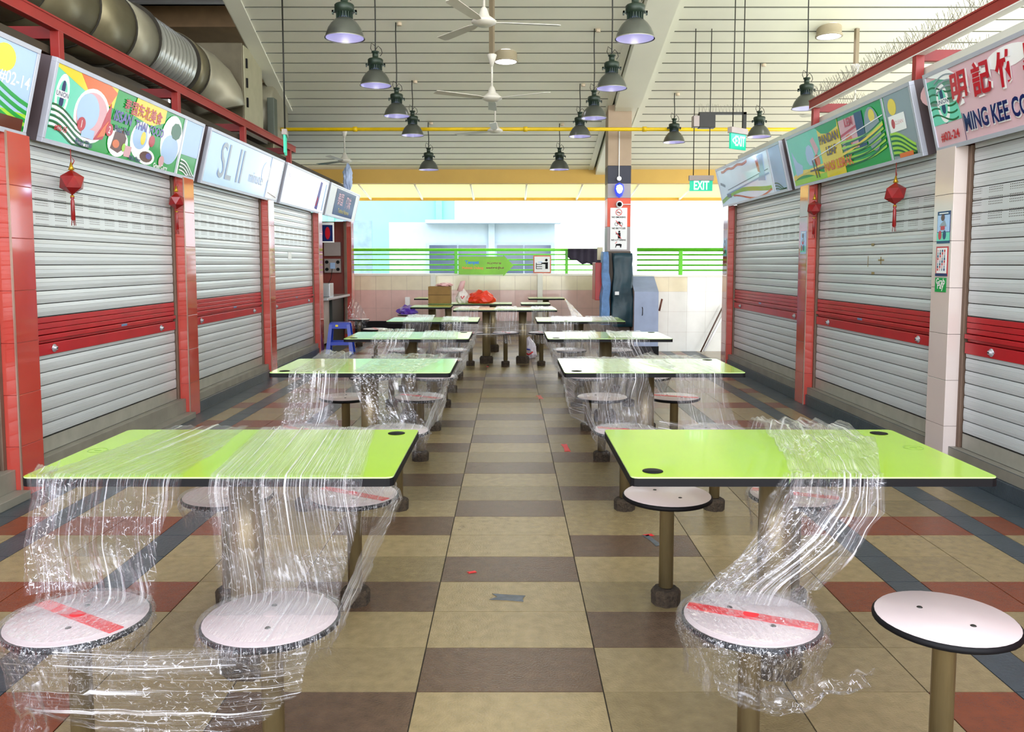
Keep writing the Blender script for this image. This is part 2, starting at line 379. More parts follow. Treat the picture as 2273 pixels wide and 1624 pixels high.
def shutter(sd, y0, y1, label, tagx=None, zt=2.2):
    t = thing('roller_shutter', label, 'shutter', (sd*2.95, y0, 0), 0, 'closed stall shutters')
    L_ = y1-y0; n = 0
    def strip(z0, z1, x0, m, mb): # face towards the aisle
        mb.face([(x0, 0, z0), (x0, L_, z0), (x0, L_, z1), (x0, 0, z1)], m)
    def slats(za, zb, mat, dz, mb, perf=False):
        k = int(round(za/dz)); z = za
        while z < zb-.004:
            z1 = min(z+dz, zb); mt = PERF if perf and 1.53 < z+.01 < 1.80 else mat
            q = [(z+.006, 0), (z+dz*.34, -.003), (z+dz*.36, -.0015), (z+dz*.39, -.003), (z+dz*.66, -.003), (z+dz*.68, -.0015), (z+dz*.71, -.003), (z1, 0)]
            s_ = sd
            pts = [(min(a, z1), b) for a, b in q]
            if mt is PERF: pts = [(z+.005, 0), (z+.012, -.003), (z1-.008, -.003), (z1, 0)]
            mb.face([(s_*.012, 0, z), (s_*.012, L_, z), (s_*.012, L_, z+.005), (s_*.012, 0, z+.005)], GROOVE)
            for (a, xa), (b, xb) in zip(pts[:-1], pts[1:]):
                if b-a > 1e-5: mb.face([(s_*xa, 0, a), (s_*xa, L_, a), (s_*xb, L_, b), (s_*xb, 0, b)], mt)
            mb.face([(s_*.012, 0, z+.005), (s_*.012, L_, z+.005), (0, L_, z+.005), (0, 0, z+.005)], mat)
            mb.face([(s_*.012, 0, z), (s_*.012, L_, z), (0, L_, z), (0, 0, z)], mat)
            z = z1
    mb = MB(); slats(1.03, zt, SHUT, .0815, mb, True); mb.build('upper_curtain', t, rec=False)
    mb = MB(); slats(.27, .79, SHUT, .0815, mb); mb.box(*sorted((-sd*.004, sd*.02)), 0, L_, .17, .27, M('bottom_rail', 'a8a89e', .35, .3, var=.12, scale=8), .003); mb.build('lower_curtain', t, rec=False)
    mb = MB()
    for z0, z1, x in ((.79, .862, -.012), (.866, .884, .004), (.886, .915, -.018), (.92, .952, -.004), (.955, .99, -.006), (.993, 1.028, -.006)):
        mb.box(*sorted((sd*x, sd*.02)), .0, L_, z0, z1, SHUTR, .003)
    mb.build('locking_band', t, 'glossy red double band across the shutter')
    for yy in (.32, L_-.3):
        mb = MB(); mx = Matrix.Translation((-sd*.013, yy, .826)) @ Matrix.Rotation(-sd*math.pi/2, 4, 'Y')
        mb.lathe([(.026, 0), (.026, .004), (.014, .007), (.013, .02), (0, .022)], ALU, n=16, mx=mx); mb.prism([(-.02, -.0), (0, -.032), (.02, 0), (0, .032)], 0, .006, ALU, mx=mx)
        mb.box(-.003, .003, -.009, .009, .02, .023, BLACK, mx=mx); mb.build('lock', t)
    mb = MB(); mb.box(*sorted((-sd*.0195, -sd*.018)), L_*.55, L_*.55+.09, .895, .912, M('blue_maker_label', '5a7da8', .4, var=.2)); mb.build('maker_label', t)
    return t
sl = shutter(-1, 2.42, 4.68, 'grey roller shutter cut off by the left frame edge')
shutter(-1, 4.965, 7.22, 'grey roller shutter under the green food sign, large hanging lantern in front')
s3 = shutter(-1, 7.505, 9.75, 'grey roller shutter on the left under the pale sign, between lantern pillar and next')
s4 = shutter(-1, 10.035, 12.31, 'farthest closed grey shutter on the left, white sticker on it')
shutter(1, 3.03, 5.30, 'grey roller shutter cut by the right frame edge, under the pink sign')
s6 = shutter(1, 5.585, 7.89, 'grey roller shutter on the right behind the large lantern, tape scraps on it')
shutter(1, 8.175, 10.80, 'farthest grey shutter on the right, beside the end pillar')
PAPER = M('white_paper', 'e8ecee', .5, var=.03); TAN2 = M('old_tape', '8a7a4a', .5, var=.2)
mb = MB(); mb.box(.004, .006, .95, 1.12, 1.42, 1.52, PAPER); mb.build('paper_sticker', s4, 'small white sticker')
for (y, z, dy, dz) in ((1.14, 1.52, .05, .02), (1.12, 1.29, .05, .02), (.98, 1.395, .1, .012), (.985, 1.39, .012, .06), (1.22, 1.385, .006, .09)):
    mb = MB(); mb.box(-.006, -.004, y-dy/2, y+dy/2, z-dz/2, z+dz/2, TAN2); mb.build('tape_scrap', s6)
mb = MB(); mb.box(-.003, -.001, .1, .2, 1.45, 1.52, M('worn_label', 'b5ad9a', .5, var=.3)); mb.build('worn_label', bpy.data.objects['roller_shutter.004'])

# ---------------------------------------------------------------- sign boxes
SN, CS = .12/.519, .505/.519
def signbox(sd, ynear, yfar, label, frame='b7bccb'):
    L_ = yfar-ynear
    t = thing('sign_box', label, 'sign', group='light box signs above the stalls')
    if sd < 0: u, v, w, o = Vector((0, 1, 0)), Vector((SN, 0, CS)), Vector((CS, 0, -SN)), Vector((-2.86, ynear, 2.108))
    else: u, v, w, o = Vector((0, -1, 0)), Vector((-SN, 0, CS)), Vector((-CS, 0, -SN)), Vector((2.86, yfar, 2.108))
    mx = Matrix((u, v, w)).transposed().to_4x4(); mx.translation = o; t.matrix_world = mx
    fr = M('sign_frame', frame, .35, .3, var=.05)
    mb = MB(); H = .519
    # wedge housing, its back upright
    prof = [(0, -.012), (H, -.012), (H, -.15), (0, -.03-.12)]
    for x0, x1, m in ((0.004, L_-.004, ENDC),):
        a = [(x0, p[0], p[1]) for p in prof]; b = [(x1, p[0], p[1]) for p in prof]
        mb.face(a, m); mb.face(b, m)
        for i in range(4): mb.face([a[i], a[(i+1) % 4], b[(i+1) % 4], b[i]], m if i == 2 else fr if i in (1,) else ENDC)
    mb.build('housing', t)
    mb = MB(); f = .028
    mb.box(0, L_, 0, f, -.03, .006, fr, .002); mb.box(0, L_, H-f, H, -.03, .006, fr, .002)
    mb.box(0, f, f, H-f, -.03, .006, fr, .002); mb.box(L_-f, L_, f, H-f, -.03, .006, fr, .002)
    mb.build('frame', t)
    return t, L_
def gloss(n, c, e=0): return M('print_'+n, c, .15, var=.03, coat=.15, scale=4, spec=.15, emit=e)
PG, PDG, PY_, PC, PW = gloss('green', '159a35'), gloss('dark_green', '0c5a1e'), gloss('yellow', 'e8d020'), gloss('aqua', '6fd3b8'), gloss('white', 'f2f5f8')
PB, PLB, PR, PPK, PO, PBR = gloss('navy', '16245e'), gloss('pale_blue', 'a9c6ee'), gloss('red', 'b81828'), gloss('pink', 'd9a5ae'), gloss('orange', 'd8691c'), gloss('brown', '5c2a14')
PLM, PGR, PPL = gloss('lime', '9fd62e'), gloss('grey', '8a94a0'), gloss('purple', '5a4aa0')
Hs = .519; F0 = .028
def panel(t, L_, base, split=None):
    mb = MB(); flat(mb, rect(F0, F0, L_-F0, Hs-F0), -.006, base, .004); return mb
def stripes(mb, x0, x1, y0, n, dy, m, amp=.05, th=.016, z=0, ph=0, drop=.1):
    for k in range(n):
        flat(mb, wave(x0, x1, lambda x: max(F0+.002, y0+k*dy+amp*math.sin((x-x0)/(x1-x0)*4.5+ph)-drop*(x-x0)/(x1-x0)), th), z, m)
def logo(mb, t, cx, cy, s, col=PB):
    flat(mb, ell(cx, cy, .085*s, .15*s), .0, PB, .0006); flat(mb, ell(cx, cy, .08*s, .143*s), .0008, PW, .0006); flat(mb, ell(cx, cy, .055*s, .1*s), .0016, PC, .0005)
    flat(mb, ell(cx, cy-.04*s, .026*s, .04*s, 12), .0024, PLB if col is PLB else PB, .0005); flat(mb, ell(cx, cy+.055*s, .022*s, .045*s, 12), .0024, PLB if col is PLB else PB, .0005)
    flat(mb, rect(cx-.07*s, cy-.015*s, cx+.07*s, cy+.03*s), .0028, PW, .0004)
    txt('UNION', .045*s, cx, cy+.007*s, .0036, PB, mb, bold=.0005)
    return mb
def divider(t, x, m=None):
    mb = MB(); mb.box(x-.012, x+.012, F0, Hs-F0, -.002, .005, M('sign_frame'), .001); mb.build('divider', t)
def art(mb, t): mb.build('printed_face', t)
# left sign 0 (cut by frame)
t, L_ = signbox(-1, 2.5, 4.93, 'light box sign cut off by the left frame edge')
mb = panel(t, L_, PC); flat(mb, rect(1.75, F0, 2.4, Hs-F0), 0, PLB)
flat(mb, ell(2.12, .4, .1, .075), .001, PY_); txt('#02-14', .1, 2.24, .3, .002, PW, mb, bold=.001)
stripes(mb, 1.4, 2.4, .14, 5, .045, PG, .05, .024, .002); flat(mb, wave(1.4, 2.4, lambda x: F0+.001, .1), .001, PLM); flat(mb, rect(1.3, F0, 1.72, Hs-F0), 0, PW)
flat(mb, rect(2.05, F0, 2.38, F0+.07), .003, PBR); divider(t, 1.73); art(mb, t)
# left sign 1 : thai food
t, L_ = signbox(-1, 5.10, 7.53, 'green light box sign of the Thai food stall on the left')
mb = panel(t, L_, PG); flat(mb, [(F0, F0), (.55, F0), (.62, .25), (.8, Hs-F0), (F0, Hs-F0)], 0, PC)
flat(mb, [(F0, Hs-F0-.02), (.3, .41), (.5, .37), (.78, .35), (.80, Hs-F0), (F0, Hs-F0)], .001, PY_)
flat(mb, [(.3, Hs-F0), (.42, .4), (.56, .37), (.72, .36), (.8, .46), (.7, Hs-F0)], .0018, PO)
flat(mb, [(.80, F0), (1.9, F0), (1.9, .3), (1.1, .42), (1.02, .12)], .001, PG)
flat(mb, [(1.1, Hs-F0), (1.06, .36), (1.4, .33), (1.62, .39), (1.62, Hs-F0)], .002, PY_)
stripes(mb, F0+.01, .55, .07, 5, .035, PDG, .035, .012, .003, 1, .05); stripes(mb, F0+.01, .55, .086, 4, .035, PW, .035, .016, .0028, 1, .05)
flat(mb, ell(.52, .25, .23, .18, 28), .002, PW); flat(mb, ell(.52, .25, .2, .155, 28), .003, PPK); flat(mb, ell(.46, .27, .14, .12), .004, PLB)
flat(mb, [(.58, .1), (.7, .12), (.77, .25), (.74, .38), (.7, .3), (.66, .2)], .005, PR); flat(mb, [(.62, .12), (.72, .15), (.74, .26), (.68, .2)], .006, PO)
flat(mb, rect(.42, .1, .58, .16), .006, PLB)
flat(mb, ell(.93, .13, .15, .1, 24), .003, PW); flat(mb, [(.83, .08), (.95, .06), (1.03, .1), (1.04, .18), (.98, .23), (.86, .2)], .004, PBR); flat(mb, ell(.9, .12, .05, .03), .005, PO); flat(mb, ell(1.02, .11, .025, .03), .006, PLM)
flat(mb, ell(1.27, .2, .17, .14, 24), .003, PW); flat(mb, ell(1.25, .22, .12, .09), .004, PLB); flat(mb, ell(1.3, .22, .04, .05), .005, PY_)
flat(mb, ell(1.4, .09, .15, .06, 24), .005, PW); flat(mb, ell(1.4, .09, .11, .042, 14), .006, PBR); flat(mb, ell(1.44, .1, .05, .025, 8), .007, PPL)
flat(mb, ell(1.8, .28, .2, .2, 28), .003, PW); flat(mb, ell(1.8, .2, .16, .12), .004, PLB); flat(mb, ell(1.86, .36, .1, .07, 9), .005, PDG)
flat(mb, rect(1.04, .05, 1.14, .13), .006, PPK); flat(mb, ell(1.68, .09, .05, .045), .007, PPK)
for x, y in ((.4, .18), (.77, .2), (1.45, .22)): flat(mb, ell(x, y, .05, .045), .007, PR)
stripes(mb, 2.06, 2.4, .06, 4, .03, PW, .02, .012, .003); stripes(mb, 2.06, 2.4, .075, 3, .03, PDG, .02, .01, .003); flat(mb, rect(2.04, .2, 2.4, Hs-F0), .001, PLB); flat(mb, rect(2.0, F0, 2.04, Hs-F0), .002, PW)
logo(mb, t, .13, .31, .95); art(mb, t)
for nm_, a_ in (('red_lettering', ('泰国东北美食', .105, 1.24, .40, .006, PR, .002, 0)), ('numeral', ('2', .07, .77, .198, .0085, PW, 0, 0)), ('numeral', ('1', .07, .4, .178, .0085, PW, 0, 0)), ('purple_lettering', ('ISSAN', .105, .93, .31, .0075, PPL, .003, .2)),
        ('purple_lettering', ('THAI', .09, 1.23, .3, .0075, PPL, .002, 0)), ('purple_lettering', ('FOOD', .09, 1.5, .3, .0075, PPL, .002, 0)), ('blue_lettering', ('Phad Thai', .06, .95, .225, .009, PB, .002, 0)), ('blue_lettering', ('Phad Thai', .055, .47, .06, .009, PB, .001, 0)),
        ('blue_lettering', ('Milk Rice', .05, 1.22, .05, .009, PB, .001, 0)), ('white_lettering', ('Green Curry', .05, 1.68, .045, .009, PW, .001, 0)), ('unit_number', ('#02-15', .05, .17, .11, .009, PR, .001, 0))):
    mb = MB(); txt(a_[0], a_[1], a_[2], a_[3], a_[4], a_[5], mb, bold=a_[6], shear=a_[7]); mb.build(nm_, t)
divider(t, 2.0)
# left sign 2 : SLI
t, L_ = signbox(-1, 7.69, 10.17, 'pale blue light box sign with big faint initials on the left', 'b7bccb')
mb = panel(t, L_, gloss('glow_blue', 'a9c6ee', .06)); flat(mb, rect(2.0, F0, L_-F0, Hs-F0), .001, PW); flat(mb, ell(1.85, .3, .14, .12), .001, PW)  # faint emission added so the pale blue face renders brighter
txt('SL II', .5, .72, .25, .003, PGR, mb, bold=.001, sx=.85); txt('minute', .18, 1.55, .2, .003, PGR, mb); flat(mb, wave(2.05, 2.4, lambda x: .05+.1*(2.4-x), .01), .003, PBR); art(mb, t); divider(t, 1.98)
# left sign 3 : white
t, L_ = signbox(-1, 10.30, 12.66, 'white light box sign on the left, purple strip at its end')
mb = panel(t, L_, gloss('glow_white', 'f2f5f8', .14)); flat(mb, [(1.78, .06), (1.94, .05), (1.98, .45), (1.86, .46)], .001, PPL); flat(mb, [(1.8, .1), (1.86, .1), (1.9, .2), (1.84, .25)], .002, PR); flat(mb, rect(2.2, .05, 2.26, .45), .001, PLB)  # white face given a slight added glow to brighten it
txt('明記', .05, .2, .38, .002, PPL, mb); art(mb, t)
# left sign 4 : blue
t, L_ = signbox(-1, 12.80, 15.22, 'farthest light box sign on the left with a dark blue poster')
mb = panel(t, L_, PW); flat(mb, rect(.5, .05, 2.1, .47), .001, PB); txt('泰国', .22, .9, .3, .003, PPK, mb, bold=.003); txt('風味', .22, 1.55, .28, .003, PPK, mb, bold=.003); txt('Traditional Hainanese', .1, 1.3, .13, .003, PY_, mb); art(mb, t)
# right sign 1 (pink, cut by frame)
PKB = gloss('pale_pink', 'd9b9c4')
t, L_ = signbox(1, 3.13, 5.59, 'pink light box sign on the right with the large red Chinese characters')
mb = panel(t, L_, PKB); flat(mb, ell(.22, .38, .3, .1), .0005, PPK); flat(mb, ell(.9, .42, .2, .06), .0005, PW)
flat(mb, [(F0, .17), (.36, .17), (.3, .46), (F0, .46)], .0005, PC); flat(mb, [(.05, Hs-F0), (.3, .42), (.42, .33), (.5, .3), (.42, .42), (.3, Hs-F0)], .003, PW)
stripes(mb, F0, .33, .2, 5, .045, PDG, .03, .012, .001, 1, .0); stripes(mb, .12, .5, .36, 3, .035, PGR, .03, .01, .004, 0, .0)
logo(mb, t, .18, .3, .9); flat(mb, rect(.37, F0, .374, .2), .004, PB); art(mb, t)
mb = MB(); txt('明 記 竹 昇', .2, .30, .345, .012, PR, mb, 'LEFT', bold=.006, shear=.1, sx=.95); mb.build('red_lettering', t); mb = MB(); txt('#02-24', .075, .2, .085, .006, PR, mb, bold=.002); mb.build('unit_number', t)
mb = MB(); txt('明 記 竹 昇', .2, .308, .339, .008, PW, mb, 'LEFT', bold=.011, shear=.1, sx=.95); mb.build('lettering_outline', t, 'white outline behind the red letters'); mb = MB(); txt('MING KEE CONFECTIONERY', .15, .39, .125, .008, PW, mb, 'LEFT', bold=.006, sx=.68); mb.build('lettering_outline', t, 'white outline behind the letters')
mb = MB(); txt('MING KEE CONFECTIONERY', .15, .39, .131, .012, PB, mb, 'LEFT', bold=.004, sx=.68); mb.build('navy_lettering', t)
# right sign 2 : pandan leaf
t, L_ = signbox(1, 5.77, 8.34, 'green and yellow light box sign of the nasi lemak stall on the right')
mb = panel(t, L_, PG); flat(mb, rect(F0, .12, .86, Hs-F0), .0005, PC); flat(mb, rect(.82, F0, 1.28, Hs-F0), .001, PY_); flat(mb, [(.78, Hs-F0), (.9, .42), (1.05, .4), (1.26, .43), (1.28, Hs-F0)], .0015, PG)
flat(mb, wave(F0, .86, lambda x: F0+.04+.04*math.sin(x*5), .05), .001, PY_); flat(mb, wave(F0, .86, lambda x: F0+.001, .05), .0015, PLM)
flat(mb, [(.1, .36), (.2, .25), (.32, .2), (.3, .13), (.12, .12)], .002, PLB); flat(mb, ell(.55, .27, .1, .1, 9), .002, PLB); flat(mb, [(.62, .4), (.7, .42), (.78, .3), (.7, .24)], .002, PPK); flat(mb, ell(.7, .2, .07, .06, 9), .002, PO)
flat(mb, rect(1.3, .2, 1.62, .46), .002, PPK); flat(mb, [(1.3, .32), (1.62, .36), (1.62, .38), (1.3, .34)], .003, PR); flat(mb, ell(1.45, .28, .07, .05, 9), .003, PO); flat(mb, ell(1.42, .24, .06, .05, 8), .004, PDG); flat(mb, rect(1.62, .18, 1.76, .47), .002, PB)
flat(mb, ell(1.9, .3, .13, .17), .0025, PGR); flat(mb, ell(1.92, .4, .05, .05), .003, PY_)
stripes(mb, 1.3, 2.08, .05, 5, .045, PDG, .02, .012, .005, 2, -.1); stripes(mb, 1.28, 2.08, .07, 5, .045, PLM, .02, .018, .0045, 2, -.06); stripes(mb, .3, 2.08, .09, 1, .04, PY_, .03, .02, .005, 2, -.2)
flat(mb, wave(.6, 2.1, lambda x: .22+.1*(x-.6), .008), .006, PW)
for x in (.62, .68): flat(mb, [(x, .05), (x+.02, .05), (x-.02, .22), (x-.04, .22)], .006, PBR)
flat(mb, rect(.5, .12, .84, .135), .006, PBR)
flat(mb, rect(2.15, F0, L_-F0, Hs-F0), .001, PGR); flat(mb, ell(2.26, .4, .06, .06), .003, PY_); flat(mb, rect(2.18, .22, 2.42, .34), .005, PW); flat(mb, ell(2.24, .28, .025, .035), .006, PR)
stripes(mb, 2.16, 2.5, .05, 5, .035, PDG, .02, .014, .004); stripes(mb, 2.16, 2.5, .065, 5, .035, PLM, .02, .02, .003); flat(mb, rect(2.25, F0, 2.45, .06), .006, PO); txt('CLEAN', .04, 2.33, .28, .007, PPK, mb); art(mb, t)
for a_ in (('PANDAN', .105, 1.05, .36, .009, PBR), ('LEAF', .105, 1.06, .25, .009, PBR), ('NASI LEMAK', .11, 1.15, .12, .009, PO), ('LEM', .09, 1.5, .42, .009, PR)):
    mb = MB(); txt(*a_[:4], .0062, a_[5], mb, bold=.003); mb.build('lettering', t)
divider(t, 2.12)
# right sign 3 : pale
t, L_ = signbox(1, 8.52, 11.13, 'pale light box sign farthest on the right, above the end shutter')
mb = panel(t, L_, gloss('ice', 'cfe0f0', .06)); flat(mb, wave(F0, 2.1, lambda x: F0+.02+.06*math.sin(x*2)+.03*x, .05), .001, PLM); flat(mb, wave(.6, 2.1, lambda x: F0+.03+.05*math.sin(x*3), .02), .002, PO)  # slight emission added to brighten the pale face
flat(mb, wave(.3, 2.1, lambda x: .13+.05*x, .02), .002, PLB); flat(mb, wave(.4, 2.1, lambda x: .18+.05*x, .01), .002, PGR); flat(mb, wave(.25, 1.4, lambda x: .44+.01*math.sin(x*14), .03), .001, PO)
flat(mb, [(1.7, .2), (1.95, .18), (2.0, .47), (1.8, .47), (1.86, .35)], .003, PLB); flat(mb, [(1.75, .3), (1.82, .28), (1.8, .47), (1.72, .47)], .004, PO); flat(mb, [(.1, .3), (.3, .25), (.32, .28), (.12, .33)], .003, PGR); flat(mb, [(.3, .12), (.5, .1), (.5, .15), (.32, .16)], .003, PGR)
flat(mb, rect(2.22, F0, 2.58, Hs-F0), .001, PLB); stripes(mb, 2.22, 2.56, .05, 3, .03, PDG, .02, .014, .003); art(mb, t); divider(t, 2.18)

# ---------------------------------------------------------------- red steel frames above the stalls
def frame(sd, y0, y1, posts, label):
    t = thing('sign_gantry', label, 'frame', (sd*2.95, y0, 2.62))
    mb = MB(); mb.box(-.03, .03, 0, y1-y0, .25, .32, RED, .004); mb.box(-.035, .035, 0, y1-y0, .318, .33, RED); mb.build('top_rail', t)
    for p in posts:
        mb = MB(); mb.box(-.03, .03, p-y0-.03, p-y0+.03, .0, .25, RED, .003); mb.build('post', t)
        mb = MB(); xa, xb = sorted((sd*.03, sd*1.5)); mb.box(xa, xb, p-y0-.025, p-y0+.025, .2, .28, M('crossbar_red', '7a1518', .5, var=.15), .003); mb.build('crossbar', t)
    return t
frame(-1, 1, 11.4, (3.6, 5.5, 7.42, 9.25, 11.15), 'red steel frame running above the left signs, under the silver duct')
fr = frame(1, 2, 8.2, (3.9, 6.09, 8.1), 'red steel frame above the right signs, topped with bird spikes')
mb = MB(); SP = M('spike_wire', '6d6a60', .4, .6, var=.1)
def spikes(mb, a, b, n, h=.16, spread=.07):
    a, b = Vector(a), Vector(b)
    for i in range(n):
        p = a.lerp(b, (i+R.random()*.2)/n)
        for s in (-1, 1):
            q = p+Vector((s*spread*R.uniform(.5, 1), R.uniform(-.05, .05), h*R.uniform(.8, 1.1))); mb.tube([p, q], .0016, SP, 3)
spikes(mb, (0, 0, .33), (0, 6.2, .33), 230, .11, .06)
for p in (4.09, 6.1): spikes(mb, (.05, p, .28), (1.5, p, .28), 60, .1, .05)
o = mb.build('bird_spikes', fr, 'thin wire bird spikes'); o['kind'] = 'stuff'
mb = MB(); mb.box(-.035, .035, -.0, 6.2, .24, .248, M('white_strip', 'e8e8e8', .4)); mb.build('light_strip', fr, 'white strip under the rail')

# ---------------------------------------------------------------- duct on the left
DUCT = M('galvanised_duct', '7d765c', .38, .55, var=.2, scale=3, bump=.05); DUCTL = M('pale_duct', '9c9884', .4, .4, var=.1, scale=4); HOLE = M('duct_dark', '2b271e', .8)
t = thing('exhaust_duct', 'large round galvanised exhaust duct above the left stalls', 'duct', (-3.95, 5.6, 3.66))
def ring(y0, y1, r, m, nm, mx=None, c=(0, 0)):
    mb = MB(); mb.tube([(c[0], y0, c[1]), (c[0], (y0+y1)/2, c[1]), (c[0], y1, c[1])], r, m, 40); return mb.build(nm, t)
for ya, yb, dz, m_ in ((-4, .98, -.06, DUCT), (1.01, 1.78, -.05, DUCT), (1.81, 2.48, -.04, DUCT), (2.5, 3.03, -.02, DUCTL)): ring(ya, yb, .36 if m_ is DUCT else .35, m_, 'duct_section', c=(.02, dz))
mb = MB(); mb.tube([(.02, 3.05+i*.035, .0) for i in range(31)], [.35 if i % 3 else .327 for i in range(31)], M('flexible_duct', 'b4b6b0', .25, .6, var=.1), 40)
mb.build('flexible_collar', t, 'ribbed silver collar')
ring(4.12, 4.4, .365, DUCT, 'duct_section', c=(.02, .01))
mb = MB(); pts = [(.02, 4.42, .01), (.04, 4.6, .01), (.10, 4.78, -.02), (.18, 4.92, -.10), (.24, 5.0, -.22), (.27, 5.03, -.36)]
mb.tube(pts, [.36, .36, .355, .345, .335, .32], DUCTL, 32); mb.build('elbow', t, 'pale elbow at the far end')
for y in (.99, 1.79, 2.49, 3.04, 4.11, 4.41): ring(y-.01, y+.01, .37, HOLE, 'joint_band', c=(.02, .0 if y > 2.5 else -.045))
t = thing('fan_housing', 'pale grey box housing at the end of the silver duct', 'ventilation unit', (-3.95, 10.75, 3.15))
mb = MB(); mb.box(-.45, .5, .12, .95, .0, 1.05, M('housing_side', '5f5844', .5, .2, var=.15), .01); mb.build('casing', t)
mb = MB(); mb.box(.5, .515, .14, .92, .03, 1.02, M('door_olive', '9d9a80', .5), .004); mb.build('access_door', t)
for z in (.25, .5, .75):
    mb = MB(); mb.box(.515, .535, .2, .23, z, z+.12, BLACK); mb.build('latch', t)
mb = MB(); mb.box(-.5, .55, .1, 1.0, -.12, -.02, M('frame_grey', '4c443a', .6, .2, var=.2), .01); mb.build('support', t)
t = thing('fan_drum', 'rounded pale fan drum behind the box housing, grey junction box on it', 'ventilation unit', (-3.85, 11.95, 3.1))
mb = MB(); mx = Matrix.Translation((0, .5, .42)) @ Matrix.Rotation(math.pi/2, 4, 'Y'); mb.lathe([(.50, -.45), (.5, .42), (.45, .44), (0, .45)], DUCTL, n=36, mx=mx); mb.build('drum', t)
mb = MB(); mb.box(.42, .52, -.1, .06, .0, .6, M('junction', '4b5348', .5, var=.1), .008); mb.build('junction_box', t)
mb = MB(); mb.box(-.45, .45, .1, .9, -.3, .0, DUCT, .01); mb.build('base', t)

# ---------------------------------------------------------------- pendant lamps
def lamp(x, y, z, label, top):
    t = thing('pendant_lamp', label, 'lamp', (x, y, z), 0, 'industrial pendant lamps')
    mb = MB(); mb.lathe([(.160, 0), (.157, .01), (.150, .035), (.134, .075), (.108, .115), (.08, .142), (.062, .155)], LAMPG, n=32, cap=False)
    mb.lathe([(.163, -.003), (.163, .004), (.158, .006)], M('rim_metal', '9a9a94', .3, .6), n=32, cap=False)
    mb.lathe([(.154, .002), (.146, .033), (.130, .073), (.104, .112), (.07, .14)], LAMPI, n=32, cap=False); mb.build('shade', t, rec=False)
    mb = MB(); mb.lathe([(0, .128), (.085, .128)], LED, n=24, cap=False); mb.build('led_disc', t)
    mb = MB(); mb.lathe([(.058, .15), (.058, .2), (.078, .203), (.08, .26), (.07, .27), (.03, .272), (.03, .33), (.04, .332), (.04, .345), (0, .347)], DKG, n=20)
    for i in range(18):
        a = i/18*2*math.pi; mb.box(-.003, .003, .056, .068, .155, .2, DKG, mx=Matrix.Rotation(a, 4, 'Z'))
    mb.box(-.1, .1, -.012, .012, .205, .222, DKG); mb.box(-.1, -.088, -.012, .012, .19, .222, DKG); mb.box(.088, .1, -.012, .012, .19, .222, DKG); mb.build('driver_housing', t)
    mb = MB(); mb.tube([(0, 0, .34), (0, 0, .37)]+[(.0+.004*math.sin(i), 0, .37+(top-.37)*i/6) for i in range(1, 7)], .007, CABLE, 6)
    mb.tube([(.0, 0, .36), (.03, .0, .40), (.06, .01, .37), (.07, .01, .33), (.05, 0, .3)], .004, CABLE, 5)
    mb.tube([(0, 0, .40), (-.04, 0, .43), (-.05, .01, .38), (-.03, .01, .34), (0, 0, .36)], .004, CABLE, 5); mb.build('cable', t)
    mb = MB(); mb.lathe([(.012, -.0), (.03, .0), (.03, .035), (0, .036)], M('canopy_cream', 'c8b8a0', .5), c=(.045, 0, top-.04), n=14); mb.build('canopy', t)
    return t
ords = ['nearest', 'second nearest', 'middle', 'second farthest', 'farthest']
LP = [(-1.345, 6.88), (-1.385, 8.68), (-1.41, 10.45), (-1.395, 12.0), (-1.31, 13.45)]
RP = [(1.02, 6.90), (1.065, 8.82), (1.06, 10.6), (1.01, 12.1), (.80, 13.5)]
for i, (x, y) in enumerate(LP): lamp(x, y, 3.195 if i < 4 else 2.87, ords[i]+' of the five pendant lamps in the left line', cz(y)-(3.195 if i < 4 else 2.87)+.0)
for i, (x, y) in enumerate(RP): lamp(x, y, 3.195 if i < 4 else 2.88, ords[i]+' of the five pendant lamps in the line left of the white girder', cz(y)-(3.195 if i < 4 else 2.88)+.0)
for x, y, z, l in ((2.43, 12.4, 3.155, 'pendant lamp right of the column, left of the hanging exit signs'), (3.42, 11.5, 3.10, 'pendant lamp just right of the tilted exit sign'), (3.40, 9.64, 3.14, 'pendant lamp in front of the right red frame corner')):
    lamp(x, y, z, l, cz(y)-z)

# ---------------------------------------------------------------- ceiling fans, round lights
def fan(x, y, z, label, a0, cap_z, ext=None):
    t = thing('ceiling_fan', label, 'fan', (x, y, z), a0, 'white three blade ceiling fans')
    mb = MB(); mb.lathe([(0, -.035), (.06, -.03), (.11, -.005), (.115, .01), (.09, .03), (.05, .06), (.03, .12), (.012, .14)], FANW, n=28); mb.build('motor', t)
    for k in range(3):
        mb = MB(); mx = Matrix.Rotation(2*math.pi*k/3, 4, 'Z') @ Matrix.Rotation(.16, 4, 'X')
        mb.prism([(.1, -.02), (.2, -.045), (.66, -.06), (.70, -.045), (.70, .045), (.2, .04), (.1, .02)], .0, .005, FANW, mx=mx); mb.build('blade', t)
    mb = MB(); mb.tube([(0, 0, .12), (0, 0, cap_z-z)], .012, FANW, 8); mb.build('downrod', t)
    mb = MB(); mb.lathe([(.014, -.12), (.055, 0), (.05, .01), (0, .012)], FANW, c=(0, 0, cap_z-z), n=20); mb.build('canopy', t)
    if ext:
        mb = MB(); mb.box(-.025, .025, -.02, .02, cap_z-z, ext-z, M('extension_brown', '7a6e58', .5, .2)); mb.build('extension_bar', t)
    return t
fan(-.235, 7.66, 3.54, 'white ceiling fan nearest, centre top of the picture', .15, cz(7.66)-.02)
fan(-.2, 9.33, 3.19, 'white ceiling fan hanging from a brown bar over the aisle, second nearest', -.5, 3.66, cz(9.33))
fan(-.22, 12.4, 3.32, 'small distant white ceiling fan just above the yellow pipe', .5, cz(12.4)-.02)
fan(-2.72, 13.75, 3.045, 'white ceiling fan on the left above the far stall sign', .35, cz(13.75)-.02)
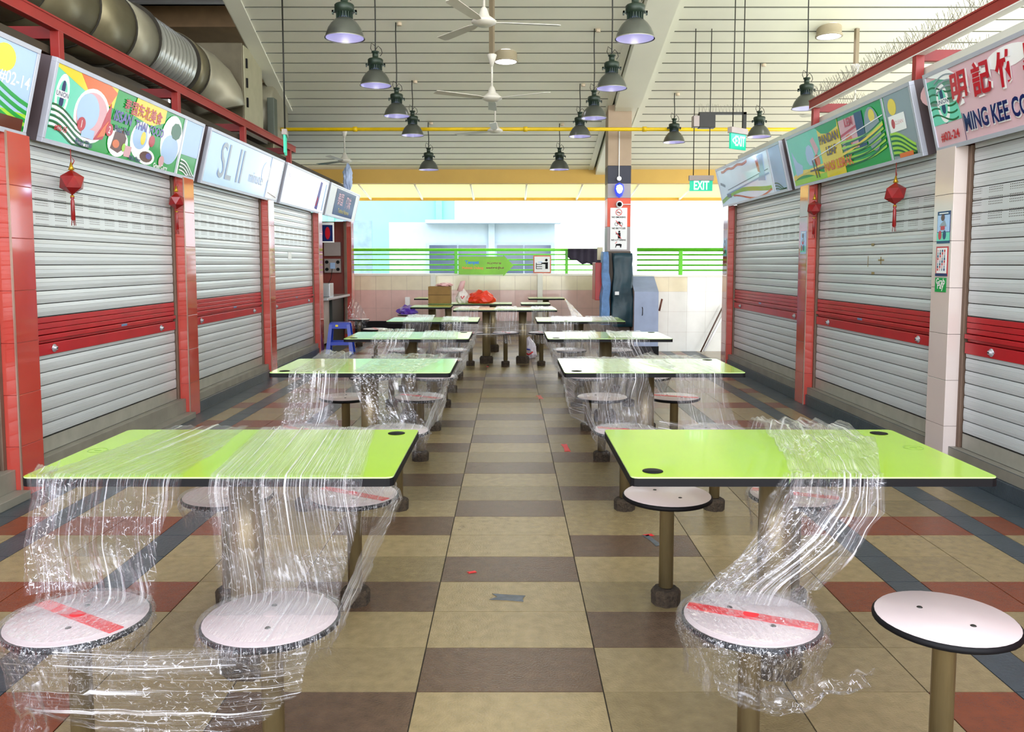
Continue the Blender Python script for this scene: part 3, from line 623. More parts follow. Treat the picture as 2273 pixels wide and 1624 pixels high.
fan(4.35, 10.6, 3.3, 'white ceiling fan mostly hidden behind the right signs', .3, 3.85, cz(10.6))
def downlight(x, y, label):
    z = cz(y); t = thing('round_ceiling_light', label, 'lamp', (x, y, z-.10), 0, 'round surface ceiling lights')
    mb = MB(); mb.lathe([(.142, .0), (.165, .0), (.165, .02), (.15, .035), (.15, .13)], M('light_casing', '9a9078', .5), n=28, cap=False); mb.build('casing', t)
    mb = MB(); mb.lathe([(.143, .002), (0, .0)], DOWN, n=28); mb.build('diffuser', t)
downlight(-.055, 11.25, 'lit round ceiling light over the middle of the aisle'); downlight(4.0, 10.6, 'lit round ceiling light above the right stall signs')

# ---------------------------------------------------------------- pipe, exit signs
mb = MB(); mb.tube([(-4.2, 12.45, 3.35), (0, 12.45, 3.355), (8, 12.45, 3.345)], .028, YPIPE, 12)
for x in (-2.3, .23, 2.0): mb.tube([(x-.03, 12.45, 3.355), (x+.03, 12.45, 3.355)], .038, YPIPE, 12)
tag(mb.build('gas_pipe'), 'yellow pipe running across the hall under the ceiling', 'pipe')
def exitsign(loc, rz, label, wd, ht, rods, text='EXIT', top=1.8):
    t = thing('exit_sign', label, 'sign', loc, rz, 'hanging exit signs')
    mb = MB(); mb.box(-wd/2-.01, wd/2+.01, -.03, .03, ht, ht+.065, GREYP, .004); mb.build('housing', t)
    mb = MB(); mb.box(-wd/2, wd/2, -.012, .012, 0, ht, EXITG, .002); mb.build('lit_panel', t)
    mx = Matrix.Translation((0, -.013, 0)) @ Matrix.Rotation(math.pi/2, 4, 'X')
    q = MB(); txt(text, .155, 0, ht/2, .001, EXITW, q, bold=.002, sx=.62 if text == 'EXIT' else .55)
    if text != 'EXIT': pass
    bmesh.ops.transform(q.b, matrix=mx, verts=q.b.verts); q.build('lettering', t)
    for x in rods:
        mb = MB(); mb.tube([(x, 0, ht+.06), (x, 0, top)], .006, CABLE, 6); mb.build('hanger', t)
exitsign((2.43, 10.6, 2.285), 0, 'green EXIT sign hanging on two rods beside the right stalls', .29, .13, (-.1, .1), top=cz(10.6)-2.285)
exitsign((2.53, 9.3, 2.63), math.radians(38), 'tilted green EXIT sign with an arrow, above the other one', .27, .17, (-.09, .08), '<EXIT', top=cz(9.3)-2.63)
exitsign((-2.62, 9.75, 2.64), math.radians(-78), 'teal exit sign seen edge-on, hanging at the left', .3, .2, (-.08, .06), top=cz(9.75)-2.64)
t = thing('light_bracket', 'dark hanging metal bracket with spikes next to the exit signs', 'bracket', (2.385, 10.6, 2.97))
DKM = M('dark_metal', '2a2a28', .5, .3, var=.2)
mb = MB(); mb.box(0, .6, -.02, .02, .27, .30, DKM); mb.box(.56, .6, -.02, .02, -.14, .3, DKM); mb.build('bar', t)
mb = MB(); mb.box(.0, .2, -.06, .06, .1, .29, DKM, .006); mb.box(-.08, .0, -.07, .05, .11, .25, GREYP, .005); mb.build('box', t)
mb = MB(); spikes(mb, (0, 0, .3), (.6, 0, .3), 14, .1, .02); mb.build('spikes', t)

# ---------------------------------------------------------------- far walls, railing, awning, outside
PT, YT = M('pink_wall_tile', 'd2b2aa', .15, var=.05, coat=.4), M('cream_wall_tile', 'dbd4b8', .15, var=.05, coat=.4); WGR = M('wall_grout', 'a89a90', .8, var=.1)
mb = MB(); mb.box(-8, 1.9, 16.004, 16.2, 0, 1.14, WGR)
for i in range(33):
    x0 = -8+.3*i
    for z0, z1, m in ((.25, .5, PT), (.5, .85, PT), (.85, 1.13, YT)): mb.box(x0+.002, x0+.298, 16.0, 16.05, z0+.002, z1-.002, m)
mb.box(-8, 1.9, 15.98, 16.25, 1.13, 1.17, WHITE); struct(mb.build('wall_back'))
mb = MB(); mb.box(-8, -.9, 15.97, 16.02, 0, .25, BLACK); struct(mb.build('baseboard_back'))
mb = MB(); WT = M('white_wall_tile', 'd9dcd8', .12, var=.04, coat=.4); mb.box(1.88, 7, 12.804, 13.0, 0, 1.16, WGR)
for i in range(18):
    x0 = 1.88+.29*i
    for z0, z1 in ((0, .3), (.3, .62), (.62, .93), (.93, 1.16)): mb.box(x0+.001, x0+.289, 12.8, 12.85, z0+.001, z1-.001, WT if z1 < 1 or i > 2 else YT)
mb.box(1.88, 7, 12.78, 13.02, 1.16, 1.19, WHITE); struct(mb.build('wall_back_right'))
mb = MB(); mb.box(1.9, 2.0, 12.9, 16.2, 0, 1.16, WHITE); struct(mb.build('wall_side_right'))
for k, x in enumerate((-1.48, .58)):
    mb = MB(); mb.box(x-.05, x+.05, 15.9, 15.98, .0, 1.17, WHITE, .004); struct(mb.build('trim_%d' % (4+k)))
def railing(x0, x1, y, z0, z1, posts, label, lean=0):
    t = thing('railing', label, 'railing', (x0, y, z0))
    h = z1-z0; mb = MB(); mb.tube([(0, 0, h), (x1-x0, 0, h)], .028, GREENP, 10); mb.build('handrail', t)
    for k in range(4):
        mb = MB(); z = .03+(h-.06)*k/3.6; mb.tube([(0, 0, z), (x1-x0, 0, z)], .014, GREENP, 8); mb.build('bar', t)
    for p in posts:
        mb = MB(); mb.box(p-x0-.03, p-x0+.03, -.02, .02, -.04, h, GREENP, .004, mx=Matrix.Translation(Vector((0, 0, 0)))); mb.build('post', t)
railing(-7, 1.78, 16.08, 1.21, 1.63, (-6, -3.5, -1.05, 1.1), 'green railing on the far tiled wall behind the arrow banner')
railing(1.98, 6.8, 12.9, 1.23, 1.58, (2.66, 4.4), 'green railing right of the column above the white tiled wall')
AWN = bpy.data.materials.new('yellow_awning'); AWN.use_nodes = True; N = AWN.node_tree.nodes; L = AWN.node_tree.links
tl = N.new('ShaderNodeBsdfTranslucent'); tl.inputs[0].default_value = (1, .89, .5, 1); b_ = N['Principled BSDF']; b_.inputs['Base Color'].default_value = (.95, .8, .3, 1); ms = N.new('ShaderNodeMixShader'); ms.inputs[0].default_value = .6
nz_ = N.new('ShaderNodeTexNoise'); nz_.inputs['Scale'].default_value = .8
L.new(b_.outputs[0], ms.inputs[1]); L.new(tl.outputs[0], ms.inputs[2]); L.new(ms.outputs[0], N['Material Output'].inputs[0])
t = thing('awning', 'translucent yellow awning with white ribs beyond the beam', 'awning', (0, 16, 2.9))
mb = MB(); v = [(-9, 0, .03), (9, 0, .03), (9, 1.5, -.16), (-9, 1.5, -.16)]; mb.face(v, AWN); mb.face([(a, b, c+.01) for a, b, c in v], AWN); mb.build('sheet', t)
for i in range(-7, 8):
    x = -.76+1.08*i+ .0; mb = MB(); mb.tube([(x, .0, .0), (x, 1.5, -.19)], .025, WHITE, 6); mb.build('rib', t)
mb = MB(); mb.box(-9, 9, 1.48, 1.54, -.22, -.15, YEL); mb.build('front_bar', t)
# outside building
BW = M('building_white', '93a6b0', .7, var=.03); BA = M('building_aqua', '74a8a0', .7, var=.04, scale=2); GLZ = M('window_glass', '3d4a5e', .15, var=.25, scale=1.2, coat=.3)
t = thing('building', 'white building with dark windows seen beyond the railing', 'building', (0, 24, 0))
mb = MB(); mb.box(-3.5, 1.3, 0, .3, -1, 2.55, BW); mb.box(-2.4, 1.45, -.5, .3, 2.5, 2.6, BW); mb.box(-.62, -.44, -.1, 0, .5, 2.5, BW); mb.build('wall', t)
for x0, x1 in ((-2.4, -.62), (-.44, 1.25)):
    mb = MB(); mb.box(x0, x1, -.05, .02, 1.0, 1.94, M('window_frame_grey', '8b9aa8', .5), .0); w_ = mb.build('window', t)
    for k in range(2):
        xa = x0+.05+(x1-x0-.1)*k/2; mb = MB(); mb.box(xa+.02, xa+(x1-x0-.1)/2-.02, -.07, -.045, 1.05, 1.89, GLZ); mb.build('pane', w_)
t = thing('aqua_building', 'pale aqua building at the far left behind the awning', 'building', (-9, 27, 0))
mb = MB(); mb.box(-3, 7.2, 0, .4, -1, 5, BA); mb.build('wall', t)
for x in (-.2, 3.1, 6.6):
    mb = MB(); mb.box(x, x+.2, -.1, 0, -1, 5, M('aqua_post', '6fc0a4', .6)); mb.build('post', t)
mb = MB(); mb.box(3.95, 5.0, -3, -2.9, .6, 2.6, M('shaded_window', '6f8aa0', .4, var=.3, scale=3)); mb.build('window', t)
t = thing('white_building', 'bright white block beyond the right railing', 'building', (6, 26, 0))
mb = MB(); mb.box(-3.3, 6, 0, .5, -1, 5, M('building_blank', 'e9f2f4', .7, var=.02)); mb.build('wall', t)
mb = MB(); mb.box(-30, 30, 16.4, 60, -1.2, -1, M('outdoor_ground', 'b8b8b0', .8, var=.1)); struct(mb.build('floor_outside'))

# arrow banner, tray sign, cloth over rail
t = thing('arrow_banner', 'lime green arrow banner tied to the far railing', 'sign', (-.99, 15.93, 1.14))
ARG = M('banner_lime', '7cc81a', .4, var=.15, scale=3); mx = Matrix.Rotation(math.pi/2, 4, 'X')
mb = MB(); mb.prism([(0, .02), (.86, .02), (.86, -.02), (1.06, .19), (.86, .39), (.86, .36), (0, .36)], 0, .006, ARG, mx=mx); mb.build('sheet', t)
q = MB(); txt('Tempat', .085, .26, .245, .008, M('banner_blue', '1f8fe0', .4), q, bold=.004); txt('Meletak Dulang', .065, .27, .14, .008, M('banner_orange', 'e8a23a', .4), q, bold=.003); txt('தட்டுகளை', .05, .69, .23, .008, M('banner_maroon', '702018', .4), q, bold=.002); txt('வைக்கும் இடம்', .042, .70, .14, .008, M('banner_maroon'), q, bold=.002)
bmesh.ops.transform(q.b, matrix=mx, verts=q.b.verts); q.build('lettering', t)
t = thing('tray_return_sign', 'square tray return pictogram sign with orange border', 'sign', (.45, 15.93, 1.18))
mb = MB(); mb.box(0, .34, -.01, 0, 0, .34, M('sign_orange', 'c8581e', .4), .004); mb.build('border', t)
mb = MB(); mb.box(.02, .32, -.014, -.009, .02, .32, PAPER); mb.build('board', t)
q = MB(); flat(q, ell(.25, .25, .026, .026), .016, BLACK); flat(q, [(.23, .08), (.28, .08), (.28, .21), (.15, .2), (.15, .18), (.23, .17)], .016, BLACK)
for z in (.08, .12, .16): flat(q, rect(.05, z, .17, z+.012), .016, BLACK)
flat(q, rect(.05, .08, .062, .2), .016, BLACK); flat(q, rect(.09, .205, .17, .22), .016, PLB)
bmesh.ops.transform(q.b, matrix=mx, verts=q.b.verts); q.build('pictogram', t)
def blob(name, label, cat, c, r, m, seed=0, amp=.25, sub=3, flatb=True, top=None):
    mb = MB(); bm = mb.b; bmesh.ops.create_icosphere(bm, subdivisions=sub, radius=1); mi = mb.mi(m)
    for v in bm.verts:
        n = noise.noise(v.co*2.2+Vector((seed, 0, 0))); n2 = noise.noise(v.co*6+Vector((0, seed, 0)))
        k = 1+amp*n+amp*.4*n2; v.co = Vector((v.co.x*r[0]*k, v.co.y*r[1]*k, v.co.z*r[2]*k))
        if flatb and v.co.z < -r[2]*.55: v.co.z = -r[2]*.55
        if top and v.co.z > r[2]*.4: f = 1-min(1, (v.co.z-r[2]*.4)/(r[2]*.6))*top; v.co.x *= f; v.co.y *= f
    for f in bm.faces: f.smooth = False; f.material_index = mi
    off = r[2]*.55 if flatb else 0
    o = mb.build(name); o.location = (c[0], c[1], c[2]+off); return tag(o, label, cat)
mb = MB(); pts = [[(1.12+.64*i/14, 15.98+.02*math.sin(i*2.1)+(.04 if j else 0), 1.65-(j/6)*(.16+.14*math.sin(min(1, i/9)*1.5)+.02*math.sin(i*1.3))) for i in range(15)] for j in range(7)]
CL = M('dark_cloth', '2a2436', .8, var=.2)
for j in range(6):
    for i in range(14): mb.face([pts[j][i], pts[j][i+1], pts[j+1][i+1], pts[j+1][i]], CL, True)
mb.b.verts.ensure_lookup_table(); bmesh.ops.remove_doubles(mb.b, verts=mb.b.verts, dist=1e-5)
o = mb.build('draped_cloth'); s_ = o.modifiers.new('s', 'SOLIDIFY'); s_.thickness = .01; tag(o, 'dark cloth hanging over the far railing beside the column', 'cloth')

# ---------------------------------------------------------------- the column and things on it
t = thing('column', 'square column with navy, grey and orange bands below the girder', 'column', (1.68, 12.98, 0))
GC, OC, NC, BC = M('column_grey', '9b9698', .5, var=.05), M('column_orange', 'd84a28', .4, var=.08), M('column_navy', '161a30', .5, var=.1), M('column_beige', 'a38f78', .6, var=.05)
for z0, z1, m, nm in ((0, 1.93, GC, 'lower_shaft'), (1.93, 2.37, OC, 'orange_band'), (2.37, 2.59, GC, 'grey_band'), (2.59, 2.86, NC, 'navy_band'), (2.86, 3.78, BC, 'upper_shaft')):
    mb = MB(); mb.box(-.18, .18, -.18, .18, z0, z1, m, .006); mb.build(nm, t)
mb = MB(); mb.tube([(-.01, -.19, 3.4), (-.01, -.2, 2.75), (-.01, -.2, 2.66)], .008, PAPER, 6); mb.build('conduit', t)
mb = MB(); mb.tube([(-.01, -.19, 2.66), (-.01, -.24, 2.66)], .035, PAPER, 16); mb.build('sensor', t)
o = thing('wall_lamp', 'glowing blue-white oval lamp on the column', 'lamp', (1.675, 12.76, 2.49))
mb = MB(); mb.lathe([(0, -.12), (.045, -.09), (.075, 0), (.06, .08), (0, .11)], M('lamp_blue', '2a38e0', emit=.5, var=0), n=20, mx=Matrix.Scale(.5, 4, (0, 1, 0))); mb.build('shell', o)
mb = MB(); mb.lathe([(0, -.07), (.03, -.05), (.05, 0), (.04, .05), (0, .07)], M('lamp_core', 'c8e8ff', emit=5, var=0), n=20, mx=Matrix.Translation((0, -.025, .01)) @ Matrix.Scale(.5, 4, (0, 1, 0))); mb.build('bulb', o)
o = thing('security_camera', 'white dome security camera with dark lens on the column', 'camera', (1.68, 12.79, 2.27))
mb = MB(); mb.lathe([(.055, 0), (.055, .03), (.045, .05)], PAPER, n=20, mx=Matrix.Rotation(math.pi/2, 4, 'X')); mb.build('mount', o)
mb = MB(); mb.lathe([(.035, .05), (.03, .075), (0, .09)], BLACK, n=16, mx=Matrix.Rotation(math.pi/2, 4, 'X')); mb.build('lens', o)
mb = MB(); mb.tube([(.05, -.02, 0), (.19, -.02, .0), (.2, .1, 0)], .007, PAPER, 6); mb.build('arm', o)
o = thing('prohibition_notice', 'white notice of four red prohibition pictograms on the column', 'sign', (1.545, 12.795, 1.58))
mb = MB(); mb.box(0, .26, -.006, 0, 0, .64, PAPER); mb.build('board', o)
q = MB(); RR = M('notice_red', 'c81e1e', .4)
def ban(cy):
    n = 24; 
    for i in range(n):
        a, b = 2*math.pi*i/n, 2*math.pi*(i+1)/n
        flat(q, [(.13+.05*math.cos(a), cy+.05*math.sin(a)), (.13+.05*math.cos(b), cy+.05*math.sin(b)), (.13+.041*math.cos(b), cy+.041*math.sin(b)), (.13+.041*math.cos(a), cy+.041*math.sin(a))], .009, RR)
ban(.57); flat(q, [(.095, .6), (.1, .605), (.165, .54), (.16, .535)], .010, RR); flat(q, rect(.1, .562, .155, .573), .008, BLACK)
for cx in (.095, .165):
    for i in range(14):
        a, b = 2*math.pi*i/14, 2*math.pi*(i+1)/14
        flat(q, [(cx+.028*math.cos(a), .39+.028*math.sin(a)), (cx+.028*math.cos(b), .39+.028*math.sin(b)), (cx+.022*math.cos(b), .39+.022*math.sin(b)), (cx+.022*math.cos(a), .39+.022*math.sin(a))], .008, BLACK)
flat(q, [(.095, .39), (.12, .43), (.15, .43), (.165, .39), (.13, .395)], .007, BLACK); flat(q, [(.08, .44), (.088, .447), (.185, .355), (.178, .347)], .0095, RR)
flat(q, ell(.14, .275, .015, .015), .008, BLACK); flat(q, rect(.12, .17, .16, .258), .008, BLACK); flat(q, rect(.085, .235, .12, .248), .008, BLACK); flat(q, [(.08, .27), (.088, .275), (.175, .17), (.167, .165)], .0095, RR)
flat(q, [(.08, .03), (.09, .03), (.1, .06), (.15, .06), (.16, .03), (.17, .03), (.18, .08), (.15, .09), (.09, .085)], .008, BLACK); flat(q, [(.08, .09), (.11, .12), (.105, .125), (.075, .095)], .0095, RR)
for s, y in (('NO SMOKING', .495), ('NO BICYCLES', .325), ('NO LITTERING', .145)): txt(s, .034, .13, y, .008, BLACK, q, bold=.001)
bmesh.ops.transform(q.b, matrix=mx, verts=q.b.verts); q.build('pictograms', o)
mb = MB(); mb.box(1.29, 1.42, 12.5, 12.95, .81, 1.38, M('hose_reel_red', 'a80f14', .35, var=.08), .01); hr = mb.build('hose_cabinet'); tag(hr, 'red fire hose cabinet on the left of the column', 'cabinet')
mb = MB(); mb.box(1.36, 1.44, 12.84, 12.92, 1.42, 1.62, M('socket_cream', 'c9c2a4', .5), .005); tag(mb.build('switch_box'), 'small cream switch box left of the column', 'box')
# tarp-covered cabinet
def crumple(name, label, cat, x0, x1, y0, y1, z0, z1, m, amp, seed, taper=0, parent=None):
    mb = MB(); bm = mb.b; n = 14; mb.mi(m)
    vs = {}
    def V(i, j, k):
        key = (i, j, k)
        if key not in vs:
            p = Vector((x0+(x1-x0)*i/n, y0+(y1-y0)*j/n, z0+(z1-z0)*k/n)); q_ = p*4.5+Vector((seed, seed, 0)); 
            d = Vector((noise.noise(q_), noise.noise(q_+Vector((9, 0, 0))), .4*noise.noise(q_+Vector((0, 9, 0)))))*amp+Vector((noise.noise(q_*3), noise.noise(q_*3+Vector((5, 5, 0))), 0))*amp*.35
            if k == 0: d.z = 0
            p += d; p.x += taper*(k/n)**2*((x0+x1)/2-p.x); vs[key] = bm.verts.new(p)
        return vs[key]
    def quad(a, b, c, d): f = bm.faces.new((V(*a), V(*b), V(*c), V(*d))); f.smooth = True
    for i in range(n):
        for k in range(n):
            for j in (0, n): quad((i, j, k), (i+1, j, k), (i+1, j, k+1), (i, j, k+1)); quad((j, i, k), (j, i+1, k), (j, i+1, k+1), (j, i, k+1))
            quad((i, k, n), (i+1, k, n), (i+1, k+1, n), (i, k+1, n)); quad((i, k, 0), (i+1, k, 0), (i+1, k+1, 0), (i, k+1, 0))
    o = mb.build(name, parent)
    if cat: tag(o, label, cat)
    elif label: o['label'] = label
    return o
t = thing('covered_cabinet', 'tall cabinet under a dark green tarpaulin in front of the column', 'cabinet', (1.62, 12.35, 0))
mb = MB(); mb.box(-.16, .2, .1, .4, .0, 1.55, M('cabinet_brown', '54473c', .6), .01); mb.build('cabinet_body', t)
crumple('tarpaulin', 'dark green plastic tarpaulin', None, -.10, .22, -.04, .36, .42, 1.52, M('tarp_green', '123642', .45, var=.2, scale=8, bump=.15, bscale=20), .03, 3, .15, t)
crumple('blue_cloth', 'light blue cloth hanging on the side', None, -.25, -.13, -.02, .25, .45, 1.54, M('cloth_blue', '5f86b8', .6, var=.2, scale=10, bump=.3, bscale=20), .035, 8, .3, t)
mb = MB(); mb.box(-.06, -.0, -.1, -.06, .9, .95, PAPER); mb.build('tag', t)
# bin cabinet
t = thing('litter_bin', 'grey-blue litter bin cabinet with sloping top beside the covered cabinet', 'bin', (1.84, 12.2, 0))
BB, BP = M('bin_blue', '94a2bd', .4, .1, var=.08), M('bin_pink', 'b79a94', .4, var=.06)
def loft(mb, poly, x0, x1, m, ms=None):
    a = [(x0, y, z) for y, z in poly]; b = [(x1, y, z) for y, z in poly]; n = len(poly)
    mb.face(a, ms or m); mb.face(b, ms or m)
    for i in range(n): mb.face([a[i], a[(i+1) % n], b[(i+1) % n], b[i]], m)
mb = MB(); loft(mb, [(0, .14), (0, .95), (.42, 1.17), (.55, 1.17), (.55, .14)], 0, .36, BB, BP); mb.build('body', t)
mb = MB(); mb.box(-.01, .37, -.01, .55, 0, .14, BLACK); mb.build('plinth', t)
mb = MB(); mb.tube([(.12, -.0, .6), (.12, -.03, .62), (.12, -.03, .7), (.12, 0, .72)], .006, BLACK, 6); mb.build('handle', t)
mb = MB(); mb.tube([(.39, .1, .66), (.43, .1, .84)], .015, M('wood_handle', '5a2f22', .5), 8); mb.build('side_handle', t)
o = thing('leaning_pole', 'brown and white pole leaning against the wall right of the bin', 'pole', (2.95, 12.6, 0))
mb = MB(); mb.tube([(-.02, 0, .01), (.34, .1, .72)], .012, M('pole_brown', '4a3328', .5), 8); mb.build('brown_stick', o)
mb = MB(); mb.tube([(.03, 0, .02), (.40, .12, .68)], .02, PAPER, 8); mb.build('white_stick', o)

# ---------------------------------------------------------------- dining tables
def table(x0, x1, yc, dep, label, posts=None, holes=(), group='lime green dining tables', marks=()):
    xc = (x0+x1)/2; hw = (x1-x0)/2; hd = dep/2; t = thing('dining_table', label, 'table', (xc, yc, 0), 0, group)
    c = .02; poly = []
    for sx, sy, a0 in ((1, 1, 0), (-1, 1, 90), (-1, -1, 180), (1, -1, 270)):
        for k in range(4):
            a = math.radians(a0+30*k); poly.append((sx*(hw-c)+c*math.cos(a), sy*(hd-c)+c*math.sin(a)))
    mb = MB(); mb.prism(poly, .722, .746, BLACK); mb.prism([(x*.9975, y*.997) for x, y in poly], .745, .75, M('lime_edge', 'b6d98a', .4), LIME); mb.build('tabletop', t)
    for px in (posts or (0,)):
        mb = MB(); mb.lathe([(.055, .09), (.055, .72)], STEEL, c=(px, 0, 0), n=20); mb.box(px-.16, px+.16, -.16, .16, .712, .722, STEEL); mb.build('pedestal', t)
        mb = MB(); mb.lathe([(.098, 0), (.1, .07), (.085, .095), (.05, .1)], CONC, c=(px, 0, 0), n=8, smooth=False, ang=.4); mb.build('concrete_base', t)
    for sx, sy in holes:
        mb = MB(); mb.lathe([(.031, .750), (.031, .7515), (0, .7515)], BLACK, c=(sx*(hw-.075), sy*(hd-.07), 0), n=20); mb.build('grommet', t)
    for ex, ey in marks:
        mb = MB()
        for k in range(24):
            a, b = 2*math.pi*k/24, 2*math.pi*(k+1)/24
            flat(mb, [(ex-xc+r_*math.cos(w_), ey-yc+r_*math.sin(w_)) for r_, w_ in ((.032, a), (.032, b), (.030, b), (.030, a))], .7501, M('etched_line', '6f9a20', .4), .0003)
        flat(mb, ell(ex-xc, ey-yc, .012, .006, 10), .7501, M('etched_line'), .0003); mb.build('etched_mark', t, 'faint round mark on the laminate')
    return t
def stool_proto():
    t = thing('round_stool', '', 'stool', (0, 0, 0), 0, 'round white stools fixed around the tables')
    mb = MB(); mb.lathe([(0, .427), (.168, .427), (.178, .433), (.178, .442), (.172, .447)], BLACK, n=40, cap=False); mb.lathe([(.172, .447), (.169, .45), (0, .45)], SEATW, n=40, cap=False); mb.build('seat', t)
    mb = MB(); mb.lathe([(.029, .07), (.029, .41), (.06, .427)], STEEL, n=16); mb.build('post', t)
    mb = MB(); mb.lathe([(.058, 0), (.06, .05), (.053, .062), (.03, .064)], CONC, n=8, smooth=False, ang=.3); mb.build('concrete_base', t)
    for a in (-.06, .06):
        mb = MB(); mb.lathe([(.008, .450), (.006, .452), (0, .452)], DKM, c=(a*.6, a, 0), n=10); mb.build('bolt', t)
    return t
SP0 = stool_proto(); first = [True]
def stool(x, y, label, rz=0, tape=None):
    if first[0]: first[0] = False; SP0.location = (x, y, 0); SP0.rotation_euler = (0, 0, rz); SP0['label'] = label; s = SP0; 
    else: s = dup(SP0, (x, y, 0), label, rz)
    if tape is not None:
        P.append((s, tape))
    return s
P = []
LT = [('nearest', 2.70, 2.665), ('second', 5.0, 5.09), ('third', 7.11, 7.28), ('fourth', 9.15, 9.35)]
tapes = {(-1, 0, 0, 0): 1, (-1, 0, 1, 1): 1, (1, 0, 0, 0): 1, (1, 0, 1, 1): 1, (-1, 1, 0, 0): 1, (-1, 1, 1, 1): 1, (1, 1, 1, 1): 1, (1, 1, 0, 0): 1, (-1, 2, 1, 1): 1}
for sd, side in ((-1, 'left'), (1, 'right')):
    for i, (o_, yt, ys) in enumerate(LT):
        if sd < 0: hs = ((1, 1),) if i == 0 else ((-1, -1), (1, 1)) if i > 1 else ((-1, -1),)
        else: hs = ((-1, -1), (1, 1))
        xi, xo = (-.34, -1.425) if sd < 0 else (.352, 1.424)
        if i: xi, xo = (-.34, -1.375) if sd < 0 else (.31, 1.345)
        if i == 3: xi, xo = (-.345, -1.33) if sd < 0 else (.29, 1.24)
        x0, x1 = sorted((xi, xo)); table(x0, x1, yt, .69, '%s lime green table on the %s side of the aisle' % (o_, side), holes=hs if i < 3 else (), marks=() if i else ([(-1.37, 2.70)] if sd < 0 else [(1.36, 2.74)]))
        for r in (0, 1):
            for c in (0, 1):
                xs = (-1.13, -.625)[c] if sd < 0 else (.63, 1.14)[c]
                if i: xs -= -.01*sd if c == 0 else 0
                nearfar = ('near', 'far')[r]; col = ('aisle', 'shop')[(c == 0) == (sd < 0)]
                tp = tapes.get((sd, i, r, c))
                stool(xs, ys+(.575 if r else -.575), '%swhite stool, %s side, %s edge of the %s %s table' % ('red-taped ' if tp else '', col, nearfar, o_, side), (.7 if sd < 0 else 1.15), (tp if tp else None))
for s, tp in P:
    a = -.42 if s.location.x < 0 else -.3
    q = MB(); q.box(-.165, .165, -.02, .02, .4505, .4525, TAPE, mx=Matrix.Rotation(a-s.rotation_euler[2]-.12, 4, 'Z')); q.build('tape_strip', s, 'strip of red tape')
# far cross tables
table(-.76, .63, 11.3, .68, 'long lime table on two pedestals across the far end of the aisle', posts=(-.26, .24))
table(-1.42, -.85, 12.0, .6, 'small lime table left of the long far table')
table(-1.26, .03, 12.9, .6, 'lime table carrying the cardboard box and bags', posts=(-.35, .35))
table(.17, .62, 12.9, .6, 'short lime table right of the one with the cardboard box')
table(.33, .97, 14.9, .65, 'farthest lime table, right of centre near the tiled wall')
table(-1.7, -1.1, 14.9, .65, 'farthest lime table, behind the cardboard box')
for x, y, l in ((-.53, 11.0, 'left of three stools at the near edge of the long far table'), (-.06, 11.0, 'middle of three stools at the near edge of the long far table'), (.42, 11.0, 'right of three stools at the near edge of the long far table'),
             (-1.9, 11.6, 'round white stool by the small far table on the left'), (1.15, 13.4, 'round white stool right of the farthest right table'), (-2.5, 13.6, 'wrapped stool beside the far end pillar of the left stalls'), (-1.86, 14.9, 'round white stool under the purple bag')):
    stool(x, y, l)

